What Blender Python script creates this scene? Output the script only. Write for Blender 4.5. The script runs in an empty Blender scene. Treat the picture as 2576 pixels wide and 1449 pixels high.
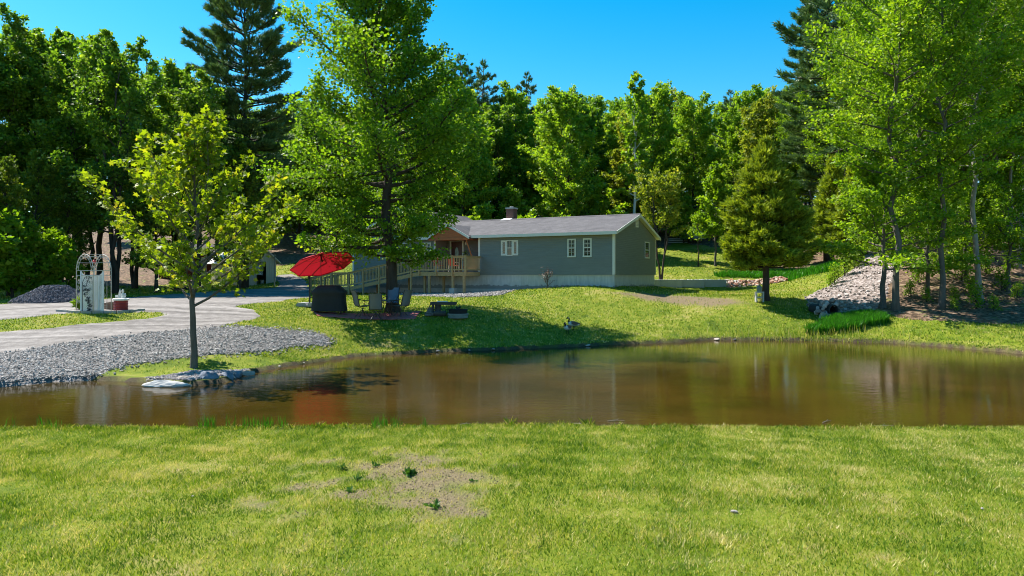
import bpy, math, random
import numpy as np

# ---------------------------------------------------------------- camera, sky, sun
scene = bpy.context.scene
COL = scene.collection
F, CX, HY, EYE = 1780.0, 1288.0, 691.0, 3.0      # focal length / centre / horizon in a 2576 px wide view, eye height over the pond
cam = bpy.data.cameras.new("camera")
cam.sensor_width = 36.0
cam.lens = 36.0 * F / 2576.0
cam.shift_y = -(724.5 - HY) / 2576.0
cam.clip_end = 3000.0
cam_o = bpy.data.objects.new("camera", cam)
cam_o.location = (0, 0, EYE)
cam_o.rotation_euler = (math.radians(90), 0, 0)
COL.objects.link(cam_o)
scene.camera = cam_o

SUN_EL, SUN_AZ = math.radians(53), math.radians(32)    # azimuth: from due left towards the back
sun_vec = np.array([-math.cos(SUN_AZ) * math.cos(SUN_EL), math.sin(SUN_AZ) * math.cos(SUN_EL), math.sin(SUN_EL)])
world = bpy.data.worlds.new("World")
scene.world = world
world.use_nodes = True
wn = world.node_tree
wn.nodes.clear()
sky = wn.nodes.new("ShaderNodeTexSky")
sky.sky_type = 'NISHITA'
sky.sun_disc = False
sky.sun_elevation = SUN_EL
sky.sun_rotation = math.atan2(sun_vec[0], sun_vec[1])
sky.air_density = 1.0
sky.dust_density = 0.3
sky.ozone_density = 2.0
hsv = wn.nodes.new("ShaderNodeHueSaturation")
hsv.inputs['Hue'].default_value = 0.484
hsv.inputs['Saturation'].default_value = 1.56
hsv.inputs['Value'].default_value = 1.0
bg = wn.nodes.new("ShaderNodeBackground")
bg.inputs[1].default_value = 0.087
wo = wn.nodes.new("ShaderNodeOutputWorld")
wn.links.new(sky.outputs[0], hsv.inputs['Color'])
wn.links.new(hsv.outputs[0], bg.inputs[0])
wn.links.new(bg.outputs[0], wo.inputs[0])

sl = bpy.data.lights.new("sun", 'SUN')
sl.energy = 4.7
sl.angle = math.radians(0.5)
sl.color = (1.0, 0.95, 0.86)
so = bpy.data.objects.new("sun", sl)
d = -sun_vec
so.rotation_euler = (math.acos(-d[2]), 0, math.atan2(d[1], d[0]) + math.pi / 2 + math.pi)
from mathutils import Vector, Matrix
so.rotation_euler = Vector(d).to_track_quat('-Z', 'Y').to_euler()
COL.objects.link(so)

scene.view_settings.view_transform = 'Standard'
scene.view_settings.look = 'None'
scene.view_settings.gamma = 1.0
scene.view_settings.exposure = 1.25
scene.cycles.use_denoising = True
scene.cycles.filter_width = 1.0
scene.cycles.max_bounces = 10
scene.cycles.diffuse_bounces = 4
scene.cycles.glossy_bounces = 3
scene.cycles.transmission_bounces = 6
scene.cycles.transparent_max_bounces = 8
scene.cycles.caustics_reflective = False
scene.cycles.caustics_refractive = False

PI = math.pi
rnd = random.Random(7)
RNG = np.random.default_rng(11)

# ---------------------------------------------------------------- helpers: objects, meshes, materials
def link(o, parent=None, loc=None, rot=None):
    COL.objects.link(o)
    if parent is not None:
        o.parent = parent
    if loc is not None:
        o.location = loc
    if rot is not None:
        o.rotation_euler = rot
    return o

def tag(o, label=None, cat=None, group=None, kind=None):
    if label: o["label"] = label
    if cat: o["category"] = cat
    if group: o["group"] = group
    if kind: o["kind"] = kind
    return o

def thing(name, label, cat, loc=(0, 0, 0), rz=0.0, group=None):
    o = bpy.data.objects.new(name, None)
    o.empty_display_size = 0.2
    link(o, None, loc, (0, 0, rz))
    return tag(o, label, cat, group)

def inst(src, name, parent, loc=(0, 0, 0), rot=(0, 0, 0), scale=(1, 1, 1)):
    o = bpy.data.objects.new(name, src)
    link(o, parent, loc, rot)
    o.scale = scale
    return o

class MB:
    def __init__(s):
        s.v, s.f = [], []
    def add(s, vs, fs):
        b = len(s.v)
        s.v += [tuple(map(float, p)) for p in vs]
        s.f += [tuple(i + b for i in f) for f in fs]
        return s
    def box(s, c, size, rot=None):
        hx, hy, hz = size[0] / 2, size[1] / 2, size[2] / 2
        vs = [Vector((x * hx, y * hy, z * hz)) for z in (-1, 1) for y in (-1, 1) for x in (-1, 1)]
        if rot is not None:
            M = rot if isinstance(rot, Matrix) else Matrix.Rotation(rot, 3, 'Z')
            vs = [M @ p for p in vs]
        C = Vector(c)
        return s.add([p + C for p in vs], [(0, 2, 3, 1), (4, 5, 7, 6), (0, 1, 5, 4), (2, 6, 7, 3), (0, 4, 6, 2), (1, 3, 7, 5)])
    def bx(s, x0, x1, y0, y1, z0, z1):
        return s.box(((x0 + x1) / 2, (y0 + y1) / 2, (z0 + z1) / 2), (abs(x1 - x0), abs(y1 - y0), abs(z1 - z0)))
    def bar(s, a, b, w, h=None, up=(0, 0, 1)):
        a, b = Vector(a), Vector(b)
        h = h or w
        d = (b - a)
        L = d.length
        d.normalize()
        u = Vector(up)
        if abs(d.dot(u)) > 0.98:
            u = Vector((0, 1, 0))
        sx = d.cross(u).normalized()
        uz = sx.cross(d)
        vs = []
        for e in (a, b):
            for i, j in ((-1, -1), (1, -1), (1, 1), (-1, 1)):
                vs.append(e + sx * (i * w / 2) + uz * (j * h / 2))
        return s.add(vs, [(0, 1, 2, 3), (7, 6, 5, 4), (0, 4, 5, 1), (1, 5, 6, 2), (2, 6, 7, 3), (3, 7, 4, 0)])
    def tube(s, pts, r, n=8, cap=True, closed=False):
        pts = [Vector(p) for p in pts]
        m = len(pts)
        if not hasattr(r, '__len__'):
            r = [r] * m
        vs = []
        prev = None
        for i, p in enumerate(pts):
            a = pts[max(0, i - 1)] if not closed else pts[(i - 1) % m]
            b = pts[min(m - 1, i + 1)] if not closed else pts[(i + 1) % m]
            t = (b - a)
            if t.length < 1e-9: t = Vector((0, 0, 1))
            t.normalize()
            if prev is None:
                ref = Vector((0, 0, 1)) if abs(t.z) < 0.9 else Vector((1, 0, 0))
                nx = t.cross(ref).normalized()
            else:
                nx = (prev - t * prev.dot(t)).normalized()
            prev = nx
            ny = t.cross(nx)
            for k in range(n):
                an = 2 * math.pi * k / n
                vs.append(p + (nx * math.cos(an) + ny * math.sin(an)) * r[i])
        fs = []
        for i in range(m if closed else m - 1):
            for k in range(n):
                a0, a1 = i * n + k, i * n + (k + 1) % n
                b0, b1 = ((i + 1) % m) * n + k, ((i + 1) % m) * n + (k + 1) % n
                fs.append((a0, a1, b1, b0))
        if cap and not closed:
            fs.append(tuple(range(n))[::-1])
            fs.append(tuple((m - 1) * n + k for k in range(n)))
        return s.add(vs, fs)
    def lathe(s, prof, n=20, c=(0, 0, 0), sx=1.0, sy=1.0):
        vs, fs = [], []
        for r, z in prof:
            for k in range(n):
                a = 2 * math.pi * k / n
                vs.append((c[0] + r * sx * math.cos(a), c[1] + r * sy * math.sin(a), c[2] + z))
        for i in range(len(prof) - 1):
            for k in range(n):
                fs.append((i * n + k, i * n + (k + 1) % n, (i + 1) * n + (k + 1) % n, (i + 1) * n + k))
        fs.append(tuple(range(n))[::-1])
        fs.append(tuple((len(prof) - 1) * n + k for k in range(n)))
        return s.add(vs, fs)
    def prism(s, poly, a, b, axis='y'):
        """poly in the plane across `axis`; extruded from a to b"""
        n = len(poly)
        def P(p, t):
            if axis == 'y': return (p[0], t, p[1])
            if axis == 'x': return (t, p[0], p[1])
            return (p[0], p[1], t)
        return s.add([P(p, a) for p in poly] + [P(p, b) for p in poly],
                     [tuple(range(n))[::-1], tuple(range(n, 2 * n))] + [(i, (i + 1) % n, n + (i + 1) % n, n + i) for i in range(n)])
    def mesh(s, name, mat, smooth=False):
        me = bpy.data.meshes.new(name)
        me.from_pydata(s.v, [], s.f)
        me.materials.append(mat)
        if smooth:
            me.polygons.foreach_set('use_smooth', [True] * len(me.polygons))
        me.update()
        return me
    def build(s, name, mat, parent=None, smooth=False, loc=None, rot=None, bevel=0, recalc=True):
        me = s.mesh(name, mat, smooth)
        o = link(bpy.data.objects.new(name, me), parent, loc, rot)
        if recalc:
            import bmesh
            bm = bmesh.new(); bm.from_mesh(me)
            bmesh.ops.recalc_face_normals(bm, faces=bm.faces)
            bm.to_mesh(me); bm.free()
        if bevel:
            md = o.modifiers.new('bevel', 'BEVEL'); md.width = bevel; md.segments = 2; md.limit_method = 'ANGLE'
        return o

def np_mesh(name, V, faces, mat, attrs=None, smooth=False):
    """V (n,3), faces (m,k) of one polygon size"""
    me = bpy.data.meshes.new(name)
    m, k = faces.shape
    me.vertices.add(len(V)); me.vertices.foreach_set('co', np.ascontiguousarray(V, dtype=np.float32).ravel())
    me.loops.add(m * k); me.loops.foreach_set('vertex_index', np.ascontiguousarray(faces, dtype=np.int32).ravel())
    me.polygons.add(m)
    me.polygons.foreach_set('loop_start', np.arange(0, m * k, k, dtype=np.int32))
    me.polygons.foreach_set('use_smooth', np.full(m, smooth, dtype=bool))
    for a, vals in (attrs or {}).items():
        at = me.attributes.new(a, 'FLOAT', 'POINT')
        at.data.foreach_set('value', np.ascontiguousarray(vals, dtype=np.float32))
    me.materials.append(mat)
    me.update(calc_edges=True)
    return me

class NT:
    def __init__(s, name):
        s.m = bpy.data.materials.new(name)
        s.m.use_nodes = True
        s.t = s.m.node_tree
        s.t.nodes.clear()
        s.out = s.t.nodes.new('ShaderNodeOutputMaterial')
    def n(s, typ, ins=None, **kw):
        nd = s.t.nodes.new(typ)
        for k, v in kw.items(): setattr(nd, k, v)
        for k, v in (ins or {}).items():
            if isinstance(v, bpy.types.NodeSocket): s.t.links.new(v, nd.inputs[k])
            else: nd.inputs[k].default_value = v
        return nd
    def coord(s, which='Object', scale=(1, 1, 1)):
        tc = s.n('ShaderNodeTexCoord')
        return s.n('ShaderNodeMapping', {'Vector': tc.outputs[which], 'Scale': scale}).outputs[0]
    def noise(s, vec, scale, detail=4, rough=0.6):
        return s.n('ShaderNodeTexNoise', {'Vector': vec, 'Scale': scale, 'Detail': detail, 'Roughness': rough}).outputs[0]
    def ramp(s, fac, stops):
        r = s.n('ShaderNodeValToRGB', {'Fac': fac})
        e = r.color_ramp.elements
        while len(e) < len(stops): e.new(0.5)
        for x, (p, c) in zip(e, stops):
            x.position = p; x.color = (c[0], c[1], c[2], 1)
        return r.outputs[0]
    def mix(s, fac, a, b, mode='MIX'):
        nd = s.n('ShaderNodeMix', data_type='RGBA', blend_type=mode)
        for key, v in ((0, fac), (6, a), (7, b)):
            if isinstance(v, bpy.types.NodeSocket): s.t.links.new(v, nd.inputs[key])
            elif key == 0: nd.inputs[0].default_value = v
            else: nd.inputs[key].default_value = (v[0], v[1], v[2], 1)
        return nd.outputs[2]
    def math(s, op, a, b=0.0, clamp=False):
        nd = s.n('ShaderNodeMath', operation=op, use_clamp=clamp)
        for i, v in enumerate((a, b)):
            if isinstance(v, bpy.types.NodeSocket): s.t.links.new(v, nd.inputs[i])
            else: nd.inputs[i].default_value = v
        return nd.outputs[0]
    def attr(s, name):
        return s.n('ShaderNodeAttribute', attribute_name=name).outputs['Fac']
    def bump(s, h, strength=0.3, dist=0.02):
        return s.n('ShaderNodeBump', {'Height': h, 'Strength': strength, 'Distance': dist}).outputs[0]
    def pbr(s, color, rough=0.7, normal=None, metal=0.0, spec=0.4, **extra):
        b = s.n('ShaderNodeBsdfPrincipled')
        for k, v in (('Base Color', color), ('Roughness', rough), ('Metallic', metal), ('Specular IOR Level', spec)) + tuple(extra.items()):
            if isinstance(v, bpy.types.NodeSocket): s.t.links.new(v, b.inputs[k])
            elif k == 'Base Color': b.inputs[k].default_value = (v[0], v[1], v[2], 1)
            else: b.inputs[k].default_value = v
        if normal is not None: s.t.links.new(normal, b.inputs['Normal'])
        return b.outputs[0]
    def done(s, surf):
        s.t.links.new(surf, s.out.inputs['Surface'])
        return s.m

def plain(name, c, rough=0.7, var=0.18, scale=6.0, bump=0.15, metal=0.0, spec=0.4, stretch=(1, 1, 1), dist=0.01):
    t = NT(name)
    v = t.coord('Object', stretch)
    n1 = t.noise(v, scale, 5)
    n2 = t.noise(v, scale * 9, 3)
    f = t.math('ADD', t.math('MULTIPLY', n1, 0.65), t.math('MULTIPLY', n2, 0.35))
    col = t.ramp(f, [(0.3, [x * (1 - var) for x in c]), (0.7, [min(1, x * (1 + var)) for x in c])])
    return t.done(t.pbr(col, rough, t.bump(n2, bump, dist), metal, spec))

def leafmat(name, cols, transl=0.4, tcol=(1.25, 1.3, 0.5), rough=0.5, spec=0.35, gain=1.0):
    t = NT(name)
    v = t.attr('v')
    k = len(cols)
    col = t.ramp(v, [(i / (k - 1), [min(0.8, x * gain) for x in c]) for i, c in enumerate(cols)])
    p = t.pbr(col, rough, None, 0.0, spec)
    tc = t.mix(1.0, col, tcol, 'MULTIPLY')
    tr = t.n('ShaderNodeBsdfTranslucent', {'Color': tc}).outputs[0]
    ms = t.n('ShaderNodeMixShader', {0: transl, 1: p, 2: tr}).outputs[0]
    return t.done(ms)

# ---------------------------------------------------------------- photo pixels to directions, ground heights
def P(px, py, D):
    return np.array([(px - CX) / F * D, D, EYE - (py - HY) / F * D])
def px_x(px, D):
    return (px - CX) / F * D
def v0(ox, oy, s):                       # a crop of the photograph -> 2576-wide view pixels
    return lambda cx, cy: ((ox + cx / s) * 0.63889, (oy + cy / s) * 0.63889)
K1, K2, K3, K4, K5, K6 = v0(1100, 800, 3.019), v0(1800, 780, 2.862), v0(0, 950, 3.623), v0(600, 900, 4.14), v0(2500, 900, 2.862), v0(3100, 800, 2.415)

_ctl = [(1545,724,42.8),(1649,722,50.4),(1208,736,47.2),(1000,742,47),(850,742,50),
 (1430,843,31),(1430,800,35),(1430,760,39),(1430,731,42),(1280,850,29.5),(1280,785,34),(1280,745,41),
 (1700,820,33.5),(1700,770,38.5),(1700,735,44),(1735,722,55.5),(1926,755,38),(1900,820,33),(1820,722,55.5),(1940,720,54),
 (2096,792,36),(2000,740,42),(2070,735,41),(2150,690,44),(2234,625,47),(2225,775,35.5),(2250,782,34.5),(2370,780,34.5),
 (2470,757,36),(2576,740,37),(2300,700,40),(2450,640,44),(2576,600,48),(2300,815,30.5),(2576,850,28.5),(2800,830,29),(2100,825,32),
 (1735,706,57),(1820,706,57),(1940,702,58),(1735,660,68),(1720,620,80),(2000,650,70),(2000,690,61),
 (930,800,31.5),(800,790,32),(1050,795,31.5),(1160,797,31.3),(990,785,33),(900,893,26.4),
 (800,600,90),(800,650,75),(740,690,66),(620,716,62),(600,730,52),(390,737,50),(150,735,52),(100,700,65),
 (500,745,45),(235,785,29),(0,800,28),(500,800,28.5),(700,770,33),(650,830,26),(800,850,26.5),(0,870,24),(300,880,23),(487,925,21.7),(110,762,38),(-200,870,24)]
_C = [P(*c) for c in _ctl]
_C += [np.array(c, float) for c in [(-30,-20,.2),(0,-20,.2),(30,-20,.2),(-12,5,.2),(0,5,.2),(12,5,.2),(-14,12.5,.2),(0,12.5,.2),(14,12.5,.2),(25,12,.25),(-25,12,.2),
 (0,56,2.3),(8,60,2.7),(-8,62,2.9),(0,72,5.2),(20,100,11),(-20,100,10.5),(60,100,12),(-60,100,9),(0,140,17),(60,140,18),(-60,140,15),(0,220,24),(120,220,24),(-120,220,22),
 (-60,60,3.2),(-40,40,2.0),(-60,20,1.5),(-100,0,2),(100,0,2),(60,60,8),(50,30,3),(35,22,1),(60,5,1),(0,-100,2),(-200,60,6),(200,60,12),(0,400,26),(300,400,26),(-300,400,26),(300,-100,4),(-300,-100,4)]]
_C = np.array(_C)
_r = np.sqrt(((_C[:, None, :2] - _C[None, :, :2]) ** 2).sum(-1) + 9.0)
_n = len(_C)
_A = np.zeros((_n + 3, _n + 3)); _A[:_n, :_n] = _r - 0.02 * np.eye(_n)
_A[:_n, _n] = 1; _A[:_n, _n + 1:] = _C[:, :2]; _A[_n, :_n] = 1; _A[_n + 1:, :_n] = _C[:, :2].T
_W = np.linalg.solve(_A, np.concatenate([_C[:, 2], np.zeros(3)]))
def rbf(x, y):
    x = np.asarray(x, float); y = np.asarray(y, float)
    out = np.empty(x.size); xf, yf = x.ravel(), y.ravel()
    for i in range(0, x.size, 20000):
        a, b = xf[i:i + 20000], yf[i:i + 20000]
        R = np.sqrt((a[:, None] - _C[None, :, 0]) ** 2 + (b[:, None] - _C[None, :, 1]) ** 2 + 9.0)
        out[i:i + 20000] = R @ _W[:_n] + _W[_n] + a * _W[_n + 1] + b * _W[_n + 2]
    return out.reshape(x.shape)

_ph = np.random.default_rng(3)
_kk = [( _ph.normal(0, 1, 2), _ph.uniform(0, 6.28)) for _ in range(24)]
def fnoise(x, y, scale, k0=0, n=6):
    s = 0
    for i in range(n):
        k, p = _kk[(k0 + i) % 24]
        s = s + np.sin((k[0] * x + k[1] * y) * scale * (1 + 0.35 * i) + p * (1 + k0))
    return s / n

def polysd(x, y, poly):
    """signed distance, positive inside"""
    poly = np.asarray(poly, float)
    xf, yf = np.ravel(np.asarray(x, float)), np.ravel(np.asarray(y, float))
    d2 = np.full(xf.shape, 1e18); ins = np.zeros(xf.shape, bool)
    for i in range(len(poly)):
        a, b = poly[i - 1], poly[i]
        e = b - a
        t = np.clip(((xf - a[0]) * e[0] + (yf - a[1]) * e[1]) / (e @ e + 1e-12), 0, 1)
        d2 = np.minimum(d2, (xf - a[0] - t * e[0]) ** 2 + (yf - a[1] - t * e[1]) ** 2)
        if a[1] != b[1]:
            c = ((a[1] > yf) != (b[1] > yf)) & (xf < (b[0] - a[0]) * (yf - a[1]) / (b[1] - a[1]) + a[0])
            ins ^= c
    return (np.sqrt(d2) * np.where(ins, 1, -1)).reshape(np.shape(x))

_far = [(0,975),(139,960),(243,957),(361,963),(460,972),(555,963),(635,938),(729,921),(894,898),(1102,886),(1276,880),(1415,874),(1554,867),(1700,862),(1787,856),(1910,856),(2060,858),(2155,861),(2245,863),(2377,873),(2510,884),(2576,892)]
def w0(px, py):
    D = EYE * F / (py - HY); return [px_x(px, D), D]
POND = [[-40, 21], [-24, 19.2]] + [w0(*p) for p in _far] + [[24, 24.5], [30, 21], [31, 16.5], [26, 13.6], [15, 13.1], [5, 13.4], [1, 13.5], [-5, 13.45], [-10, 13.35], [-22, 13.2], [-40, 12.8]]
def pond_sd(x, y):
    return polysd(x, y, POND) + 0.10 * fnoise(x, y, 1.9, 2) + 0.05 * fnoise(x, y, 5.0, 8)

def zg(x, y):
    x = np.asarray(x, float); y = np.asarray(y, float)
    z = np.clip(rbf(x, y), 0.12, 30)
    z = z + 0.025 * fnoise(x, y, 0.9, 5) + 0.012 * fnoise(x, y, 2.7, 12)
    d = -pond_sd(x, y)
    bank = np.where(y < 17, 0.1 + 0.35 * np.maximum(d, 0), 0.10 + 0.30 * np.maximum(d, 0))
    zo = np.minimum(np.maximum(z, 0.08), bank)
    zi = -0.04 - 0.5 * np.minimum(-d, 1.5)
    return np.where(d > 0, zo, zi)
def g1(x, y):
    return float(zg(np.array([x]), np.array([y]))[0])
def G(px, D, dz=0.0):
    x = px_x(px, D); return (x, D, g1(x, D) + dz)
_DS = np.concatenate([np.arange(5, 40, 0.1), np.arange(40, 160, 0.4)])
def unproj(px, py):
    """where the view ray through a photo pixel meets the ground"""
    X = px_x(px, _DS); Z = EYE - (py - HY) / F * _DS
    g = zg(X, _DS)
    i = np.argmax(Z < g)
    if i == 0: i = len(_DS) - 1
    return [float(X[i]), float(_DS[i])]
def gpoly(pts):
    return [unproj(*p) for p in pts]
# ---------------------------------------------------------------- ground, drive, pond
DRIVE = gpoly([(-300,770),(0,766),(200,757),(300,750),(480,738),(620,729),(690,724),(705,712),(690,703),(700,693),(735,690),(768,703),(782,731),(784,750),(700,759),(590,770),(640,780),(658,793),(640,805),(560,818),(528,828),(430,838),(250,860),(0,897),(-300,940)])
ISLAND = gpoly([(-300,822),(0,807),(140,792),(300,787),(400,786),(415,793),(380,801),(250,813),(130,826),(0,836),(-300,852)])
LOT = gpoly([(-300,930),(0,890),(250,854),(430,834),(528,826),(700,829),(790,837),(835,853),(815,868),(700,884),(560,893),(420,905),(300,925),(250,945),(235,958),(0,979),(-300,1010)])
PEB = gpoly([(365,963),(420,946),(480,936),(560,934),(628,938),(600,962),(480,974)])
RIP = gpoly([(2030,745),(2110,700),(2170,660),(2236,622),(2264,640),(2258,700),(2228,762),(2190,792),(2060,790),(2025,768)])
LITTER = gpoly([(2175,788),(2215,760),(2240,690),(2236,628),(2330,600),(2700,560),(2900,700),(2900,850),(2576,816),(2400,808),(2270,802)])
DECKBED = gpoly([(960,738),(1200,731),(1292,733),(1262,744),(1150,749),(1040,746)])
STRAW = gpoly([(1545,741),(1640,738),(1750,746),(1870,756),(1888,765),(1800,772),(1700,766),(1620,755)])
FRONT_BARE = gpoly([(860,1150),(1000,1132),(1200,1140),(1330,1180),(1300,1250),(1180,1290),(960,1300),(800,1285),(790,1230)])
BARE2 = gpoly([(585,1262),(640,1250),(690,1262),(670,1285),(600,1290)])
EDGEWOOD = [(-90,62),(-45,58),(-30,60),(-24,72),(-15,74),(-4,70),(4,64),(11,66),(14,74),(19,82),(24,78),(24,66),(27,58),(26,50),(23,46),(60,40),(400,60),(400,500),(-400,500),(-400,60)]

def drive_sd(x, y):
    d = np.minimum(polysd(x, y, DRIVE), -polysd(x, y, ISLAND) )
    return d + 0.16 * fnoise(x, y, 1.7, 1) + 0.08 * fnoise(x, y, 6.0, 6)
def lot_sd(x, y):   return polysd(x, y, LOT) + 0.12 * fnoise(x, y, 2.2, 4) + 0.08 * fnoise(x, y, 6.5, 9)
def peb_sd(x, y):   return polysd(x, y, PEB) + 0.06 * fnoise(x, y, 5.2, 4)
def rip_sd(x, y):   return polysd(x, y, RIP) + 0.25 * fnoise(x, y, 2.2, 3)
def litter_sd(x, y): return polysd(x, y, LITTER) + 0.3 * fnoise(x, y, 1.5, 7)
def bed_sd(x, y):   return polysd(x, y, DECKBED) + 0.12 * fnoise(x, y, 3, 7)
def wood_sd(x, y):  return polysd(x, y, EDGEWOOD) + 0.8 * fnoise(x, y, 0.6, 5)

def axis(segs):
    out = []
    for a, b, st in segs: out.append(np.arange(a, b, st))
    return np.concatenate(out + [[segs[-1][1]]])
gx = axis([(-420, -120, 30), (-120, -50, 6), (-50, -27, 1.2), (-27, 30, 0.22), (30, 56, 1.2), (56, 120, 6), (120, 420, 30)])
gy = axis([(-140, -20, 15), (-20, 2, 2), (2, 6, 0.5), (6, 46, 0.2), (46, 66, 0.4), (66, 110, 1.5), (110, 520, 20)])
GX, GY = np.meshgrid(gx, gy)
GZ = zg(GX, GY)
nx, ny = len(gx), len(gy)
_id = np.arange(nx * ny).reshape(ny, nx)
QUADS = np.stack([_id[:-1, :-1], _id[:-1, 1:], _id[1:, 1:], _id[1:, :-1]], -1).reshape(-1, 4)
SD = {k: f(GX, GY) for k, f in dict(drive=drive_sd, lot=lot_sd, peb=peb_sd, rip=rip_sd, litter=litter_sd, bed=bed_sd, wood=wood_sd, pond=pond_sd).items()}

def sheet(name, sd, lift, mat, label=None, kk=0.25):
    """a sheet over the cells of the ground grid near a region; it dips under the ground outside the region's edge"""
    z = GZ + np.clip(kk * sd, -0.08, lift)
    keep = (sd.ravel()[QUADS] > -0.5).any(1)
    q = QUADS[keep]
    u, inv = np.unique(q, return_inverse=True)
    V = np.stack([GX.ravel()[u], GY.ravel()[u], z.ravel()[u]], -1)
    me = np_mesh(name, V, inv.reshape(-1, 4), mat, smooth=True)
    o = link(bpy.data.objects.new(name, me))
    return tag(o, label, None, None, 'structure')

# lawn
dry = np.clip(polysd(GX, GY, STRAW) * 1.4 + 0.4 + 0.5 * fnoise(GX, GY, 2.5, 2), 0, 1)
bare_f = np.clip(np.minimum(polysd(GX, GY, FRONT_BARE), .5) * 1.2 + 0.02 + 1.3 * fnoise(GX, GY, 3.0, 9) + 1.2 * fnoise(GX, GY, 7.5, 4), 0, 1)
bare_f = np.maximum(bare_f, np.clip(polysd(GX, GY, BARE2) * 4 + 0.2 + .8 * fnoise(GX, GY, 8, 4), 0, 1))
dry = np.maximum(dry, bare_f)
def dry_at(x, y):
    a = np.clip(polysd(x, y, STRAW) * 1.4 + 0.4 + 0.5 * fnoise(x, y, 2.5, 2), 0, 1)
    b = np.clip(np.minimum(polysd(x, y, FRONT_BARE), .5) * 1.2 + 0.02 + 1.3 * fnoise(x, y, 3.0, 9) + 1.2 * fnoise(x, y, 7.5, 4), 0, 1)
    return np.maximum(np.maximum(a, b), np.clip(polysd(x, y, BARE2) * 4 + 0.2 + .8 * fnoise(x, y, 8, 4), 0, 1))
bank_mud = np.clip(1.0 - (-SD['pond'] - 0.02) / (0.26 + 0.22 * fnoise(GX, GY, 3.3, 5)), 0, 1)

t = NT('lawn_ground')
v = t.coord('Object')
n1 = t.noise(v, 0.35, 4); n2 = t.noise(v, 2.2, 5); n3 = t.noise(v, 26, 5, 0.8)
f = t.math('ADD', t.math('ADD', t.math('MULTIPLY', n1, 0.4), t.math('MULTIPLY', n2, 0.35)), t.math('MULTIPLY', n3, 0.25))
green = t.ramp(f, [(0.36, (0.035, 0.062, 0.004)), (0.46, (0.10, 0.145, 0.007)), (0.53, (0.17, 0.195, 0.016)), (0.62, (0.27, 0.225, 0.085))])
soil = t.ramp(n3, [(0.35, (0.07, 0.052, 0.03)), (0.65, (0.26, 0.20, 0.115))])
mud = t.ramp(n3, [(0.35, (0.018, 0.013, 0.008)), (0.7, (0.13, 0.10, 0.06))])
c = t.mix(t.attr('dry'), green, soil)
c = t.mix(t.attr('mud'), c, mud)
LAWN_M = t.done(t.pbr(c, 0.9, t.bump(n3, 0.7, 0.03), spec=0.15))
me = np_mesh('lawn', np.stack([GX.ravel(), GY.ravel(), GZ.ravel()], -1), QUADS, LAWN_M, dict(dry=dry.ravel(), mud=bank_mud.ravel()), True)
lawn = tag(link(bpy.data.objects.new('lawn', me)), None, None, None, 'structure')

# driveway: pale compacted gravel with wheel tracks
t = NT('drive_gravel')
v = t.coord('Object')
vs = t.coord('Object', (0.10, 2.2, 1))
n1 = t.noise(vs, 0.9, 4); n2 = t.noise(v, 30, 3, 0.7); n3 = t.noise(v, 3, 4)
f = t.math('ADD', t.math('ADD', t.math('MULTIPLY', n1, 0.45), t.math('MULTIPLY', n2, 0.3)), t.math('MULTIPLY', n3, 0.25))
c = t.ramp(f, [(0.36, (0.075, 0.066, 0.06)), (0.48, (0.165, 0.148, 0.137)), (0.60, (0.30, 0.272, 0.255))])
DRIVE_M = t.done(t.pbr(c, 0.92, t.bump(n2, 0.6, 0.02), spec=0.2))
sheet('driveway', SD['drive'], 0.02, DRIVE_M)

t = NT('lot_gravel')
v = t.coord('Object')
vo = t.n('ShaderNodeTexVoronoi', {'Vector': v, 'Scale': 16.0})
n3 = t.noise(v, 1.2, 4)
c = t.ramp(vo.outputs['Color'], [(0.15, (0.051, 0.050, 0.051)), (0.5, (0.115, 0.109, 0.109)), (0.85, (0.255, 0.239, 0.236))])
c = t.mix(t.math('MULTIPLY', n3, 0.4), c, (0.25, 0.235, 0.225))
LOT_M = t.done(t.pbr(c, 0.85, t.bump(vo.outputs['Distance'], 0.9, 0.04), spec=0.25))
sheet('gravel_lot', SD['lot'], 0.025, LOT_M)
sheet('gravel_bed', SD['bed'], 0.03, LOT_M)
t = NT('pebbles')
v = t.coord('Object')
vo = t.n('ShaderNodeTexVoronoi', {'Vector': v, 'Scale': 20.0})
c = t.ramp(vo.outputs['Color'], [(0.1, (0.165, 0.135, 0.120)), (0.5, (0.315, 0.270, 0.247)), (0.9, (0.465, 0.413, 0.375))])
PEB_M = t.done(t.pbr(c, 0.85, t.bump(vo.outputs['Distance'], 0.9, 0.04), spec=0.25))
sheet('pebble_beach', SD['peb'], 0.02, PEB_M)

t = NT('leaf_litter')
v = t.coord('Object')
n2 = t.noise(v, 1.1, 5); n3 = t.noise(v, 9, 5, 0.75)
vo = t.n('ShaderNodeTexVoronoi', {'Vector': v, 'Scale': 7.0})
c = t.ramp(t.math('ADD', t.math('MULTIPLY', n3, 0.6), t.math('MULTIPLY', vo.outputs['Color'], 0.4)), [(0.28, (0.030, 0.019, 0.012)), (0.48, (0.102, 0.064, 0.038)), (0.66, (0.255, 0.170, 0.115)), (0.8, (0.425, 0.323, 0.238))])
c = t.mix(t.math('MULTIPLY', t.math('GREATER_THAN', n2, 0.6), 0.5), c, (0.10, 0.13, 0.02))
LITTER_M = t.done(t.pbr(c, 0.9, t.bump(n3, 0.9, 0.06), spec=0.2))
sheet('forest_floor', np.maximum(SD['litter'], SD['wood']), 0.03, LITTER_M)

t = NT('rock_rubble')
v = t.coord('Object')
vo = t.n('ShaderNodeTexVoronoi', {'Vector': v, 'Scale': 7.0})
c = t.ramp(vo.outputs['Color'], [(0.1, (0.090, 0.068, 0.056)), (0.5, (0.225, 0.180, 0.165)), (0.9, (0.390, 0.338, 0.323))])
RUB_M = t.done(t.pbr(c, 0.85, t.bump(vo.outputs['Distance'], 1.0, 0.08), spec=0.25))
riprap = sheet('rubble_slope', SD['rip'], 0.05, RUB_M)

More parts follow.
